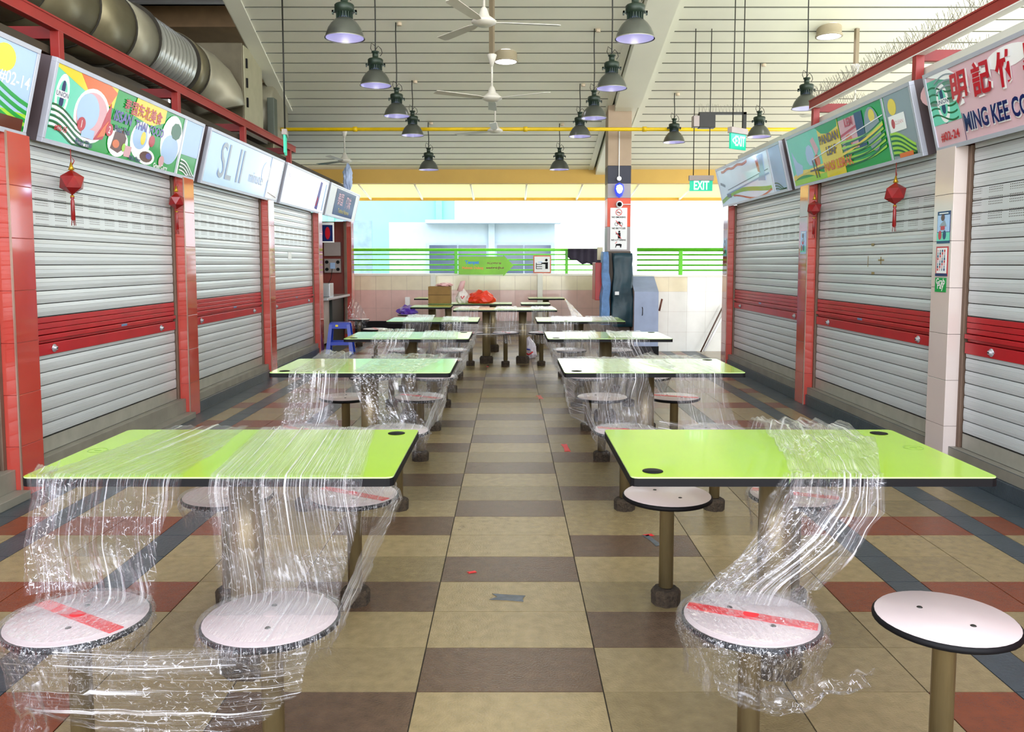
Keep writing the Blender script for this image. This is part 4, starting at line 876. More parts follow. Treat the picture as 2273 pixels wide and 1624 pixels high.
# ---------------------------------------------------------------- plastic wrap
FILM = film('cling_film', .02, .5, 50, 1.0, .45, 18)
FILMD = film('cling_film_dense', .035, .55, 60, 1.3, .8, 24)
FILMT = film('cling_film_pleated', .04, .75, 120, .7, .3, 20)
FILMB = film('cling_film_stretched', .16, .8, 70, .6, .1, 20)
FILMC = film('cling_film_crumpled', .03, .3, 16, 9, .9, 26)
def crom(p0, p1, p2, p3, t): return .5*((2*p1)+(-p0+p2)*t+(2*p0-5*p1+4*p2-p3)*t*t+(-p0+3*p1-3*p2+p3)*t*t*t)
def setden(o, f):
    a = o.data.attributes.new('film_amount', 'FLOAT', 'POINT')
    for i in range(len(a.data)): a.data[i].value = f(i)
    return o
def sheet(rungs, m, parent, name='film', nu=44, nv=90, amp=.01, seed=0, curv=False, bow=0, fade=None):
    if fade is None: fade = .3 if name == 'crumpled_film' else .03
    A = [Vector(r[0]) for r in rungs]; B = [Vector(r[1]) for r in rungs]; am = [r[2] if len(r) > 2 else 1 for r in rungs]; n = len(rungs)-1
    def ev(Pt, s):
        i = min(int(s), n-1); t_ = s-i
        if not curv or (curv is not True and i < curv): return Pt[i].lerp(Pt[i+1], t_)
        return crom(Pt[max(i-1, 0)], Pt[i], Pt[i+1], Pt[min(i+2, n)], t_)
    lens = [0]
    for i in range(n): lens.append(lens[-1]+max(.02, ((A[i+1]-A[i]).length+(B[i+1]-B[i]).length)/2))
    T = lens[-1]; P_ = []
    for j in range(nv+1):
        d = T*j/nv; i = max(k for k in range(n+1) if lens[k] <= d+1e-9); i = min(i, n-1); s = i+(d-lens[i])/(lens[i+1]-lens[i])
        a, b = ev(A, s), ev(B, s); P_.append((a, b, am[i]*(1-(s-i))+am[i+1]*(s-i), d))
    mb = MB(); bm = mb.b; uvl = bm.loops.layers.uv.new('UVMap'); mb.mi(m); G = []; U = {}
    for j, (a, b, k, d) in enumerate(P_):
        row = []
        pa, pb = P_[max(j-1, 0)], P_[min(j+1, nv)]
        tan = ((pb[0]+pb[1])-(pa[0]+pa[1])).normalized(); nr = (b-a).cross(tan)
        nr = nr.normalized() if nr.length > 1e-6 else Vector((0, 0, 1))
        if nr.z < -.2 or (abs(nr.z) <= .2 and nr.y > 0): nr = -nr
        wdt = (b-a).length
        for i in range(nu+1):
            u = i/nu; p = a.lerp(b, u)
            w_ = noise.noise(Vector((u*wdt*28+seed*7, d*.9, seed)))+.6*noise.noise(Vector((u*wdt*70, d*1.8+seed, 3)))+.5*noise.noise(Vector((u*wdt*16, d*16, seed+5)))
            w_ = (w_+.8) if k < 0 else w_
            e = noise.noise(Vector((d*5, seed, 2 if i == 0 else 8)))*.02*abs(k) if i in (0, nu) else 0
            p = p+nr*(amp*abs(k)*w_)+(b-a).normalized()*e if wdt > 1e-6 else p
            if bow: p = p+nr*bow*math.sin(math.pi*u)*abs(k)
            v = bm.verts.new(p); row.append(v); U[v] = (u*wdt, d)
        G.append(row)
    for j in range(nv):
        for i in range(nu):
            f = bm.faces.new((G[j][i], G[j][i+1], G[j+1][i+1], G[j+1][i])); f.smooth = True
            for l in f.loops: l[uvl].uv = U[l.vert]
    def dn(k):
        i, j = k % (nu+1), k//(nu+1); u, v = i/nu, j/nv; q_ = noise.noise(Vector((u*5, v*5, seed)))*.5+.5
        e = min(u, 1-u)/max(fade, 1e-3); g_ = min(v, 1-v)/fade if name == 'crumpled_film' else 1
        return max(0, min(1, e*(.6+q_)))*max(0, min(1, g_*(.6+q_)))
    return setden(mb.build(name, parent, rec=False), dn)
def wrapthing(label, x, y): return thing('plastic_wrap', label, 'plastic wrap', (0, 0, 0), 0, 'clear plastic wrap on tables and stools')
def seatwrap(t, cx, cy, m=FILMC, seed=1, drop=.1, r=.185, parent=None, ragged=.05):
    """film skinned over a round seat with a ragged skirt"""
    mb = MB(); bm = mb.b; uvl = bm.loops.layers.uv.new('UVMap'); mb.mi(m); n = 64; rings = []; U = {}
    prof = [(.02, .456), (.07, .457), (.12, .457), (.165, .458), (r, .452), (r+.006, .43), (r-.002, .41), (r-.02, .41-drop*.5), (r-.02, .41-drop)]
    for j, (rr, z) in enumerate(prof):
        row = []
        for i in range(n):
            a = 2*math.pi*i/n; k = noise.noise(Vector((math.cos(a)*4, math.sin(a)*4, seed)))
            k2 = noise.noise(Vector((math.cos(a)*14, math.sin(a)*14, j*.7+seed)))
            r2 = rr+(.018*k2+.03*k*(j-4)/4 if j > 4 else .0); z2 = z+(ragged*k*(j-5)/3 if j > 5 else .0025*abs(k2)*(j < 5))
            v = bm.verts.new((cx+r2*math.cos(a), cy+r2*math.sin(a), z2)); row.append(v); U[v] = (a*.3 if j > 3 else rr*math.cos(a), (j*.05) if j > 3 else rr*math.sin(a))
        rings.append(row)
    for j in range(len(prof)-1):
        for i in range(n):
            f = bm.faces.new((rings[j][i], rings[j][(i+1) % n], rings[j+1][(i+1) % n], rings[j+1][i])); f.smooth = True
            for l in f.loops: l[uvl].uv = U[l.vert]
    return setden(mb.build('seat_film', t, rec=False), lambda i: (1, 1, 1, 1, 1, 1, .9, .6, .15)[i//n])
def drape(t, yt, ys, xb, xf, sc, m, seed, hd=.345, seat_r=.17, amp=.01, bulge=0, back=True, neck=None, frontseat=True, slack=0):
    """film looped over the table top and down to a front seat centred (sc, ys-.575); xb, xf = x spans at back and front table edges"""
    yb, yf = yt+hd+.006, yt-hd-.006; yc = ys-.575; rs = []
    if back: rs += [((sc-.14, ys+.5, .46), (sc+.14, ys+.5, .46), 1), ((xb[0], yb+.02, .70), (xb[1], yb+.02, .70), 1)]
    rs += [((xb[0], yb, .758+bulge), (xb[1], yb, .758+bulge*.7), -.6), ((xb[0]*.5+xf[0]*.5, yt, .754+bulge*.15), (xb[1]*.5+xf[1]*.5, yt, .754+bulge*.2), -.5),
           ((xf[0], yf+.01, .755), (xf[1], yf+.01, .755), -.3), ((xf[0], yf-.006, .735), (xf[1], yf-.006, .735), .6), ((xf[0], yf-.01, .71), (xf[1], yf-.01, .71), 1)]
    if neck: rs += [((neck[0], yf*.6+yc*.4+.03, .59), (neck[1], yf*.6+yc*.4+.03, .59), 1.3)]
    if frontseat: rs += [((sc-seat_r*.97, yc+seat_r*.5-slack, .465), (sc+seat_r*.97, yc+seat_r*.5-slack, .465), 1.2), ((sc-seat_r*1.03, yc-.01, .456), (sc+seat_r*1.03, yc-.01, .456), -.3)]
    return sheet(rs, m, t, seed=seed, amp=amp, curv=len(rs)-4 if neck else False)
# nearest left table
t = wrapthing('clear film from the nearest left table down to the red-taped stool at bottom left', 0, 0)
drape(t, 2.70, 2.665, (-1.26, -.97), (-1.375, -.95), -1.13, FILM, 1, amp=.012, back=False, neck=(-1.36, -.99)); seatwrap(t, -1.13, 2.09, seed=2, drop=.13)
sheet([((-1.41, 2.42, .757), (-1.33, 2.40, .757), -1.5), ((-1.40, 2.35, .765), (-1.32, 2.34, .765), 2), ((-1.385, 2.33, .70), (-1.30, 2.33, .70), 2), ((-1.36, 2.24, .58), (-1.27, 2.25, .58), 1.5), ((-1.32, 2.17, .47), (-1.2, 2.24, .47), 1)], FILMD, t, 'gathered_film', 20, 50, .016, 4)
sheet([((-1.33, 2.22, .62), (-1.02, 2.22, .60), .6), ((-1.31, 2.2, .54), (-.99, 2.2, .54), 1.4), ((-1.28, 2.18, .47), (-.96, 2.18, .47), 1)], FILMC, t, 'crumpled_film', 40, 30, .02, 14)
t = wrapthing('clear pleated film from the nearest left table down to its bare stool by the aisle', 0, 0)
drape(t, 2.70, 2.665, (-.93, -.50), (-.875, -.425), -.625, FILMT, 5, amp=.006, back=True, neck=(-.84, -.44)); seatwrap(t, -.625, 2.09, m=FILM, seed=5, drop=.04)
sheet([((-.83, 2.24, .58), (-.45, 2.24, .585), .5), ((-.81, 2.22, .53), (-.44, 2.22, .54), 1.4), ((-.79, 2.2, .465), (-.46, 2.2, .465), 1)], FILMC, t, 'crumpled_film', 40, 30, .016, 24)
t = wrapthing('bright stretched film running beside the aisle between the two stools of the nearest left table', 0, 0)
sheet([((-.455, 3.26, .50), (-.455, 3.24, .40), 1), ((-.43, 2.9, .52), (-.435, 2.9, .42), 1), ((-.425, 2.5, .55), (-.43, 2.5, .43), 1), ((-.44, 2.12, .50), (-.438, 2.08, .42), 1)], FILMB, t, 'film', 30, 60, .008, 8)
t = wrapthing('low band of clear film strung between the two nearest left stools', 0, 0)
sheet([((-1.24, 1.93, .43), (-1.2, 1.97, .26), 1), ((-1.13, 1.905, .435), (-1.08, 1.95, .235), 1), ((-.9, 1.90, .44), (-.88, 1.93, .225), 1), ((-.66, 1.905, .44), (-.65, 1.93, .235), 1), ((-.5, 1.97, .43), (-.52, 1.98, .30), 1)], FILM, t, 'film', 50, 80, .012, 9, True)
sheet([((-1.2, 1.95, .28), (-1.18, 1.97, .255), 2), ((-1.08, 1.945, .25), (-1.07, 1.96, .225), 2), ((-.9, 1.93, .235), (-.9, 1.94, .215), 2), ((-.62, 1.94, .25), (-.62, 1.95, .235), 1)], FILMC, t, 'rolled_edge', 12, 80, .01, 19, True)
sheet([((-1.24, 1.96, .34), (-1.14, 1.92, .36), 2), ((-1.23, 1.96, .26), (-1.13, 1.95, .26), 2.5), ((-1.24, 1.97, .17), (-1.16, 1.96, .18), 1)], FILMC, t, 'hanging_tail', 20, 40, .02, 29)
sheet([((-1.1, 1.912, .452), (-1.1, 1.915, .40), 1), ((-.88, 1.915, .44), (-.88, 1.918, .37), 1), ((-.66, 1.912, .452), (-.66, 1.915, .40), 1)], FILMT, t, 'bridging_film', 30, 40, .004, 12)
# nearest right table
t = wrapthing('loose clear film bunched over the nearest right table and down to its red-taped stool', 0, 0)
rs = [((.88, 3.10, .70), (1.2, 3.10, .68), 1), ((.90, 3.075, .785), (1.25, 3.075, .77), 1.5), ((.93, 3.0, .785), (1.27, 3.02, .765), 1.4), ((.88, 2.75, .762), (1.24, 2.75, .76), -1.2), ((.83, 2.45, .757), (1.12, 2.45, .757), -1.2), ((.81, 2.345, .765), (1.075, 2.345, .765), 1.2),
      ((.80, 2.325, .70), (1.07, 2.325, .70), 1.6), ((.72, 2.29, .60), (.985, 2.29, .59), 1.6), ((.63, 2.27, .53), (.90, 2.27, .52), 1.6), ((.53, 2.24, .468), (.83, 2.22, .468), 1.2), ((.47, 2.15, .458), (.82, 2.1, .458), -.4)]
sheet(rs, FILMD, t, seed=31, amp=.02, nu=56, nv=150, curv=6); seatwrap(t, .63, 2.09, seed=33, drop=.11, ragged=.09, r=.187)
sheet([((1.02, 2.34, .755), (1.085, 2.34, .755), 2), ((1.0, 2.3, .66), (1.07, 2.3, .66), 2), ((.93, 2.27, .56), (.98, 2.27, .56), 2), ((.82, 2.22, .468), (.86, 2.22, .468), 2)], FILMT, t, 'edge_fold', 14, 60, .014, 35)
sheet([((.80, 2.36, .765), (.86, 2.35, .765), 2), ((.70, 2.29, .61), (.78, 2.29, .61), 2), ((.60, 2.25, .51), (.70, 2.25, .51), 2), ((.54, 2.22, .468), (.62, 2.22, .468), 1)], FILMC, t, 'edge_fold', 14, 60, .02, 37)
sheet([((.5, 1.97, .36), (.52, 1.96, .30), 2), ((.65, 1.93, .33), (.66, 1.95, .26), 2.5), ((.8, 1.96, .34), (.82, 2.0, .30), 2), ((.92, 2.02, .35), (.94, 2.02, .315), 2)], FILMC, t, 'torn_skirt', 14, 60, .02, 38, True)
t = wrapthing('scrunched clear film around the red-taped far stool of the nearest right table', 0, 0); seatwrap(t, 1.14, 3.24, seed=41, drop=.12, ragged=.08)
t = wrapthing('clear film over the far shop-side stool of the nearest left table', 0, 0); seatwrap(t, -1.13, 3.24, m=FILM, seed=42, drop=.08)
t = wrapthing('clear film over the red-taped far stool of the nearest left table', 0, 0); seatwrap(t, -.625, 3.24, m=FILM, seed=43, drop=.06)
# second row
t = wrapthing('bulging clear film at the shop end of the second left table', 0, 0)
drape(t, 5.0, 5.09, (-1.22, -1.02), (-1.26, -.97), -1.13, FILMD, 51, amp=.02, bulge=.04, neck=(-1.27, -1.0)); seatwrap(t, -1.13, 4.515, seed=52, drop=.1)
sheet([((-1.24, 4.6, .62), (-1.0, 4.6, .62), 1), ((-1.28, 4.56, .52), (-.97, 4.56, .52), 1.6), ((-1.31, 4.55, .46), (-.95, 4.55, .46), 1)], FILMC, t, 'crumpled_film', 36, 30, .025, 54)
t = wrapthing('crinkled clear film at the aisle end of the second left table', 0, 0)
drape(t, 5.0, 5.09, (-.86, -.38), (-.90, -.53), -.64, FILMC, 56, amp=.018, bulge=.02, neck=(-.86, -.56)); seatwrap(t, -.635, 4.515, m=FILMD, seed=57, drop=.1)
t = wrapthing('bright film stretched along the aisle side stools of the second left table', 0, 0)
sheet([((-.46, 5.68, .60), (-.46, 5.68, .42), 1), ((-.40, 5.3, .66), (-.42, 5.3, .44), 1), ((-.42, 4.9, .62), (-.43, 4.9, .43), 1), ((-.46, 4.5, .50), (-.46, 4.5, .43), 1)], FILMB, t, 'film', 24, 50, .012, 58)
seatwrap(t, -.635, 5.665, m=FILM, seed=59, drop=.14, ragged=.1)
t = wrapthing('clear pleated film at the aisle end of the second right table', 0, 0)
drape(t, 5.0, 5.09, (.42, .75), (.49, .79), .64, FILMT, 61, amp=.01, neck=(.46, .82)); seatwrap(t, .64, 4.515, m=FILMD, seed=62, drop=.06)
sheet([((.47, 4.6, .60), (.82, 4.6, .60), 1), ((.48, 4.56, .52), (.82, 4.56, .51), 1.6), ((.46, 4.55, .46), (.84, 4.55, .46), 1)], FILMC, t, 'crumpled_film', 36, 30, .025, 64)
t = wrapthing('clear film with a curled edge at the shop end of the second right table', 0, 0)
drape(t, 5.0, 5.09, (.86, 1.24), (.94, 1.21), 1.13, FILMT, 66, amp=.012, bulge=.012, neck=(.94, 1.24)); seatwrap(t, 1.13, 4.515, m=FILM, seed=67, drop=.06)
sheet([((.8, 5.33, .76), (.92, 5.33, .80), 1), ((.84, 5.1, .757), (.97, 5.1, .775), 1), ((.90, 4.8, .756), (.98, 4.8, .757), 1)], FILMD, t, 'curled_edge', 14, 30, .01, 68)
t = wrapthing('bright bluish film stretched along the aisle side stools of the second right table', 0, 0)
sheet([((.45, 5.66, .56), (.45, 5.66, .42), 1), ((.35, 5.35, .66), (.38, 5.35, .44), 1), ((.33, 5.0, .60), (.38, 5.0, .42), 1), ((.44, 4.75, .62), (.44, 4.7, .44), 1), ((.47, 4.5, .46), (.48, 4.48, .42), 1)], FILMB, t, 'film', 24, 60, .012, 69)
sheet([((.82, 4.46, .52), (.8, 4.44, .44), 1.5), ((.95, 4.44, .5), (.95, 4.43, .43), 1.5), ((1.1, 4.43, .47), (1.1, 4.42, .43), 1)], FILMT, t, 'bridging_film', 18, 40, .014, 70)
# third and fourth rows
k = 80
for sd, side in ((-1, 'left'), (1, 'right')):
    for i in (2, 3):
        o_, yt, ys = LT[i]
        for c, (nm, xa, xb_, sc) in enumerate((('shop', 1.18, .86, 1.12), ('aisle', .77, .47, .62))):
            x0, x1 = sorted((sd*xa, sd*xb_)); k += 1
            t = wrapthing('clear film at the %s end of the %s %s table' % (nm, o_, side), 0, 0)
            drape(t, yt, ys, (x0, x1), (x0-.03*sd, x1-.03*sd), sd*sc, (FILMT if (c+i) % 2 else FILMD), k, amp=.012, bulge=.02 if (sd < 0 and c == 0) else 0)
            seatwrap(t, sd*sc, ys-.575, m=FILMD, seed=k, drop=.12, ragged=.08); seatwrap(t, sd*sc, ys+.575, m=FILM, seed=k+.5, drop=.12, ragged=.08)
        t = wrapthing('pale stretched film on the aisle side of the %s %s table' % (o_, side), 0, 0)
        sheet([((sd*.44, ys+.57, .60), (sd*.46, ys+.57, .42), 1), ((sd*.36, yt+.1, .68), (sd*.4, yt+.1, .44), 1), ((sd*.45, ys-.6, .5), (sd*.46, ys-.6, .42), 1)], FILMB, t, 'film', 20, 40, .012, k+9)
t = wrapthing('wide clear film hanging around the long far table', 0, 0)
for x0, x1, sd_ in ((-.72, -.42, 1), (-.2, .1, 2), (.28, .6, 3)):
    sheet([((x0, 11.66, .757), (x1, 11.66, .757), -.5), ((x0, 10.95, .757), (x1, 10.95, .757), -.5), ((x0, 10.93, .72), (x1, 10.93, .72), 1), ((x0-.02, 10.9, .45), (x1+.02, 10.9, .45), 1.5), ((x0, 10.95, .3), (x1, 10.95, .3), 1.5)], FILMD, t, 'film', 24, 50, .02, 120+sd_)
sheet([((-.75, 10.88, .58), (-.75, 10.88, .40), 1), ((0, 10.8, .6), (0, 10.8, .41), 1), ((.62, 10.88, .58), (.62, 10.88, .42), 1)], FILMT, t, 'band', 16, 60, .02, 125)
t = wrapthing('clear film cone from the farthest right table to its stool', 0, 0)
sheet([((.9, 14.7, .757), (.97, 14.9, .757), .5), ((.99, 14.6, .70), (1.0, 14.9, .72), 1), ((1.02, 13.5, .47), (1.25, 13.5, .46), 1)], FILMD, t, 'film', 20, 40, .02, 131)
t = wrapthing('clear film heaped on the stool beside the far end pillar', 0, 0)
sheet([((-2.62, 13.6, .8), (-2.56, 13.6, .8), 1), ((-2.66, 13.45, .62), (-2.4, 13.5, .62), 2), ((-2.68, 13.45, .46), (-2.32, 13.45, .46), 1), ((-2.65, 13.45, .3), (-2.35, 13.45, .3), 1)], FILMC, t, 'film', 24, 40, .03, 133)

# ---------------------------------------------------------------- bags, box, stool, floor tapes
CARD = M('cardboard', '8a6a38', .8, var=.12)
t = thing('cardboard_box', 'brown cardboard box on a far table', 'box', (-1.07, 12.85, .752)); mb = MB(); mb.box(-.19, .15, -.15, .15, 0, .26, CARD, .004); mb.build('carton', t)
mb = MB(); mb.box(-.192, .152, -.153, -.15, .13, .136, M('card_dark', '4a3618', .8)); mb.build('flap_seam', t)
blob('plastic_bag', 'crumpled pale pink bag on top of the cardboard box', 'bag', (-1.02, 12.85, 1.014), (.13, .1, .035), M('bag_pink', 'e0b4b4', .4, var=.1), 3, .5)
b = blob('plastic_bag', 'white shopping bag with red print next to the cardboard box', 'bag', (-.735, 12.8, .752), (.10, .09, .15), M('bag_white', 'ddd6d0', .4, var=.08), 5, .3, top=.6)
mb = MB(); mb.tube([(-.02, -.098, .03), (0, -.102, -.01), (.03, -.098, .035)], .008, TAPE, 6); mb.build('red_print', b)
mb = MB(); mb.tube([(-.04, 0, .1), (0, 0, .24), (.04, 0, .26)], [.05, .04, .01], M('bag_pink'), 8); mb.build('bunched_top', b)
blob('plastic_bag', 'orange-red plastic bag lying on a far table', 'bag', (-.44, 12.75, .752), (.20, .13, .125), M('bag_orange', 'e2391e', .35, var=.15, bump=.3), 9, .35)
blob('plastic_bag', 'purple plastic bag on a stool near the far wall', 'bag', (-1.86, 14.9, .452), (.16, .12, .1), M('bag_purple', '6a48b8', .35, var=.15), 12, .5)
b = blob('plastic_bag', 'white plastic bag with red and blue print under the long far table', 'bag', (.27, 11.9, 0), (.115, .1, .2), M('bag_clear_white', 'd6cfda', .35, var=.1), 15, .25, top=.5)
mb = MB(); mb.tube([(-.06, -.1, -.02), (0, -.108, -.05), (.06, -.1, -.01)], .012, TAPE, 6); mb.build('red_print', b)
mb = MB(); mb.tube([(-.04, -.1, .03), (.02, -.105, .02)], .01, M('print_blue2', '2038a0', .4), 6); mb.build('blue_print', b)
# blue plastic stool
BL = M('blue_plastic', '0a35b0', .3, var=.06)
t = thing('plastic_stool', 'blue plastic stool in front of the open stall', 'stool', (-2.6, 12.6, 0), .1)
mb = MB(); mb.box(-.15, .15, -.13, .13, .44, .47, BL, .012); mb.build('seat', t)
for sx in (-1, 1):
    for sy in (-1, 1):
        mb = MB(); a, b2 = Vector((sx*.13, sy*.11, .45)), Vector((sx*.18, sy*.16, 0))
        for s in (0,):
            d = .03; va = [(a.x+i*d*.8, a.y+j*d*.8, a.z) for i, j in ((-1, -1), (1, -1), (1, 1), (-1, 1))]; vb = [(b2.x+i*d, b2.y+j*d, b2.z) for i, j in ((-1, -1), (1, -1), (1, 1), (-1, 1))]
            mb.face(va, BL); mb.face(vb, BL)
            for q_ in range(4): mb.face([va[q_], va[(q_+1) % 4], vb[(q_+1) % 4], vb[q_]], BL)
        mb.build('leg', t)
for q_ in ((-.16, .16, -.16, -.14, .13, .18), (-.16, .16, .14, .16, .13, .18), (-.17, -.14, -.15, .15, .13, .18), (.14, .17, -.15, .15, .13, .18)):
    mb = MB(); mb.box(*q_, BL); mb.build('stretcher', t)
mb = MB(); mb.box(-.14, .14, -.135, -.12, .38, .45, BL); mb.build('apron', t)
mb = MB(); mb.box(-.06, -.02, -.137, -.131, .41, .44, PY_); mb.build('yellow_label', t)
def floortape(x, y, w_, l_, a, m, label):
    mb = MB(); pr = [(-w_/2, -l_/2), (0, -l_/2*.9), (w_/2, -l_/2), (w_/2*.9, 0), (w_/2, l_/2), (0, l_/2*.92), (-w_/2, l_/2), (-w_/2*.6, 0)]; mb.prism(pr, .0, .0015, m)
    o = mb.build('floor_tape'); o.location = (x, y, .0005); o.rotation_euler = (0, 0, a); tag(o, label, 'tape', 'tape scraps on the floor')
floortape(-.01, 3.29, .14, .06, -.15, M('grey_tape', '5c6470', .35, .3, var=.3, scale=30), 'dark silvery tape scrap in the middle of the aisle')
floortape(.415, 6.05, .045, .25, .05, TAPE, 'long red tape scrap right of the aisle centre line'); floortape(.305, 8.38, .05, .22, .1, M('tape_pink', 'c84450', .4), 'faded red tape square farther along the aisle')
floortape(.705, 3.99, .035, .17, .25, M('grey_tape'), 'grey tape scrap with a red end behind the stool post'); floortape(.7, 4.07, .05, .03, .3, TAPE, 'red end of the tape scrap behind the stool post')
floortape(-.17, 3.57, .04, .02, .4, TAPE, 'tiny red scrap left of the silvery tape'); floortape(-.3, 10.9, .03, .1, .1, TAPE, 'small red scrap under the long far table')

# ---------------------------------------------------------------- lanterns
def lantern(x, y, z, s, label, top):
    t = thing('paper_lantern', label, 'lantern', (x, y, z), R.random(), 'red paper lanterns')
    LR = M('lantern_red', '86090d', .35, var=.25, scale=14, coat=.3); LG = M('lantern_gold', 'b08a20', .3, .6)
    mb = MB(); bmesh.ops.create_icosphere(mb.b, subdivisions=1, radius=.082*s); mb.mi(LR)
    for v in mb.b.verts: v.co.z *= 1.0
    mb.build('body', t)
    mb = MB(); mb.lathe([(.0, .075), (.02, .08), (.012, .1), (.004, .13)], LG, n=10); mb.tube([(-.0, 0, .1), (.02, 0, .14), (0, 0, .17), (-.02, 0, .14), (0, 0, .11)], .004, LR, 5); mb.tube([(0, 0, .12), (0, 0, top-z)], .003, LR, 5); mb.build('hanging_cord', t)
    mb = MB(); mb.lathe([(.006, -.08), (.014, -.1), (.008, -.11), (.012, -.12), (.014, -.24), (0, -.25)], LR, n=10)
    for q_ in range(5): mb.tube([(.006*math.cos(q_), .006*math.sin(q_), -.2), (.014*math.cos(q_*1.3), .014*math.sin(q_*1.3), -.28)], .002, LR, 4)
    mb.lathe([(.012, -.085), (.012, -.095)], LG, n=10); mb.build('tassel', t)
lantern(-2.855, 5.43, 1.895, 1, 'large red paper lantern in front of the nearest full left shutter', 2.125); lantern(-2.855, 7.12, 1.90, .85, 'red paper lantern with gold bell beside the second left pillar', 2.125)
lantern(2.855, 6.17, 1.885, 1, 'red paper lantern with two tassels in front of the right shutter', 2.125); lantern(2.855, 7.80, 1.885, .85, 'smaller red paper lantern beside the right red pillar', 2.125)
# posters on the cream pillar
def poster(y0, y1, z0, z1, label, base, fn, sd=1, x=2.849, cat='poster'):
    w_, h = y1-y0, z1-z0; t = thing('poster', label, cat)
    u, v, w3, o = Vector((0, -sd, 0)), Vector((0, 0, 1)), Vector((-sd, 0, 0)), Vector((sd*x, y1 if sd > 0 else y0, z0))
    m_ = Matrix((u, v, w3)).transposed().to_4x4(); m_.translation = o; t.matrix_world = m_
    mb = MB(); mb.box(0, w_, 0, h, 0, .002, base); mb.build('sheet', t); q = MB(); fn(q, w_, h); q.build('print', t)
def p1(q, w_, h):
    flat(q, rect(.005, h*.36, w_-.005, h*.88), .002, PLB); flat(q, rect(.0, h*.08, w_, h*.34), .002, PC); flat(q, ell(w_*.45, h*.8, .022, .022), .004, PBR); flat(q, [(w_*.3, h*.62), (w_*.2, h*.52), (w_*.75, h*.52), (w_*.6, h*.72)], .003, PGR); flat(q, rect(w_*.3, h*.42, w_*.62, h*.54), .004, PR)
    flat(q, ell(w_*.25, h*.26, .02, .03), .003, PR); flat(q, ell(w_*.6, h*.26, .02, .03), .003, PB); flat(q, rect(w_*.15, h*.92, w_*.85, h*.95), .003, PW)
def p2(q, w_, h):
    flat(q, rect(.012, h*.1, w_-.012, h*.95), .002, PW)
    for i in range(4):
        for j in range(8): flat(q, rect(.02+i*(w_-.04)/4, h*(.18+.09*j), .02+i*(w_-.04)/4+.015, h*(.18+.09*j)+.016), .003, (PR, PB, PGR, PPK)[(i*3+j) % 4])
    flat(q, rect(0, 0, w_, h*.09), .003, PB)
def p3(q, w_, h): txt('Grab', .055, w_/2, h*.72, .003, PW, q, bold=.001); txt('Pay', .06, w_/2, h*.42, .003, PW, q, bold=.001)
poster(5.37, 5.53, 1.50, 1.71, 'blue hygiene poster topmost on the cream pillar', PB, p1); poster(5.38, 5.53, 1.285, 1.48, 'red bordered payment logo chart below the blue poster', PR, p2); poster(5.39, 5.53, 1.18, 1.275, 'green payment sticker, lowest on the cream pillar', gloss('grab_green', '0c9a4a'), p3, cat='sticker')
poster(7.97, 8.12, 1.46, 1.68, 'small blue poster on the red pillar of the right row', PLB, p1)
poster(10.88, 11.05, 1.46, 1.7, 'small blue poster on the end pillar of the right row', PLB, p1)

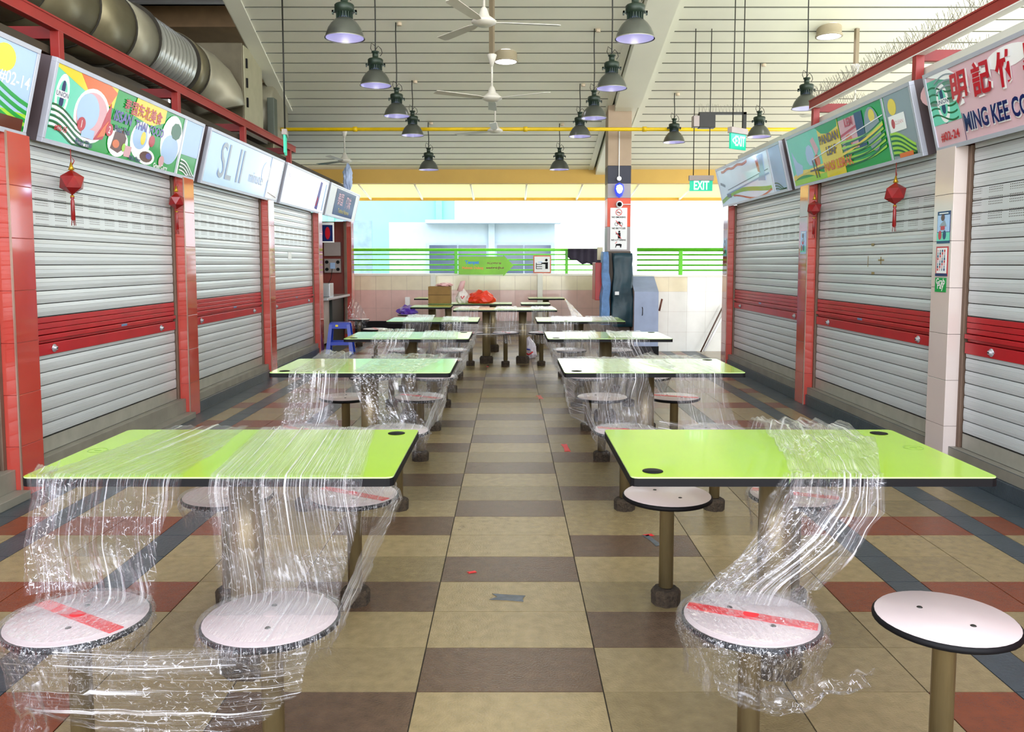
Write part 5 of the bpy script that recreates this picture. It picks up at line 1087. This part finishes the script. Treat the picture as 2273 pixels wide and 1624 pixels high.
# ---------------------------------------------------------------- open stall at the far left
mb = MB(); mb.box(-5, -3.0, 15.0, 15.1, 0, 2.12, STW); mb.box(-5, -4.9, 12.6, 15.0, 0, 2.7, STW); mb.box(-5, -2.9, 12.52, 12.6, 0, 2.12, WHITE); struct(mb.build('wall_stall'))
t = thing('counter', 'steel topped counter inside the open stall', 'counter', (-3.1, 14.0, 0))
mb = MB(); mb.box(-.5, .22, -.95, .85, .78, .82, ALU, .006); mb.build('worktop', t)
mb = MB(); mb.box(-.45, .1, -.1, .85, 0, .78, M('counter_dark', '1a2422', .5)); mb.box(-.45, .05, -.9, -.1, .05, .78, GREYP); mb.build('cabinet', t)
t = thing('menu_board', 'small red and white drinks menu hanging in the open stall', 'sign', (-3.02, 13.3, 1.70))
mb = MB(); mb.box(-.2, .2, -.02, .0, 0, .32, PAPER, .004); mb.build('board', t)
q = MB(); flat(q, rect(-.1, .02, .18, .28), .021, PB); flat(q, ell(-.02, .15, .04, .1), .023, PR); flat(q, ell(.1, .15, .04, .1), .023, PR); bmesh.ops.transform(q.b, matrix=mx, verts=q.b.verts); q.build('print', t)
t = thing('electrical_panel', 'grey electrical panels on the red wall inside the open stall', 'panel', (-3.3, 14.97, 1.0))
mb = MB(); mb.box(-.05, .25, -.06, 0, .5, .75, GREYP, .005); mb.build('upper_panel', t)
mb = MB(); mb.box(-.05, .25, -.06, 0, .2, .45, GREYP, .005); mb.build('lower_panel', t)
for x in (0, .2):
    for z in (.26, .39):
        mb = MB(); mb.tube([(x, -.06, z), (x, -.08, z)], .03, BLACK, 14); mb.build('socket', t)
mb = MB(); mb.box(.06, .15, -.09, -.06, .27, .38, PLB, .004); mb.build('meter', t)
mb = MB(); mb.tube([(.1, -.08, .27), (.08, -.1, .1), (.02, -.08, .0), (.0, -.05, -.05)], .005, CABLE, 6); mb.build('cord', t)
t = thing('steel_appliance', 'steel food appliance standing on the stall counter', 'appliance', (-3.15, 13.5, .822))
mb = MB(); mb.box(-.1, .2, 0, .3, 0, .22, ALU, .008); mb.build('body', t)
t = thing('tall_cabinet', 'narrow white cabinet standing inside the open stall', 'cabinet', (-3.3, 12.75, 0))
mb = MB(); mb.box(-.2, .2, 0, .25, .822, 1.52, WHITE, .01); mb.box(-.2, .2, 0, .25, 0, .77, ALU, .01); mb.build('body', t)
mb = MB(); mb.box(-.14, .14, -.01, 0, .9, 1.45, ALU); mb.build('door', t)
blob('plastic_bag', 'pale plastic bag tied above the farthest left sign', 'bag', (-2.80, 14.4, 2.85), (.08, .07, .26), M('bag_blue', 'b0c4ea', .35, var=.15), 21, .4, flatb=False, top=.8)
mb = MB(); mb.box(-2.02, -1.93, 15.85, 15.95, .26, .72, PAPER, .01); mb.box(-2.02, -1.93, 15.85, 15.95, 0, .26, PAPER); tag(mb.build('white_post'), 'short white post against the pink tiled wall', 'post')
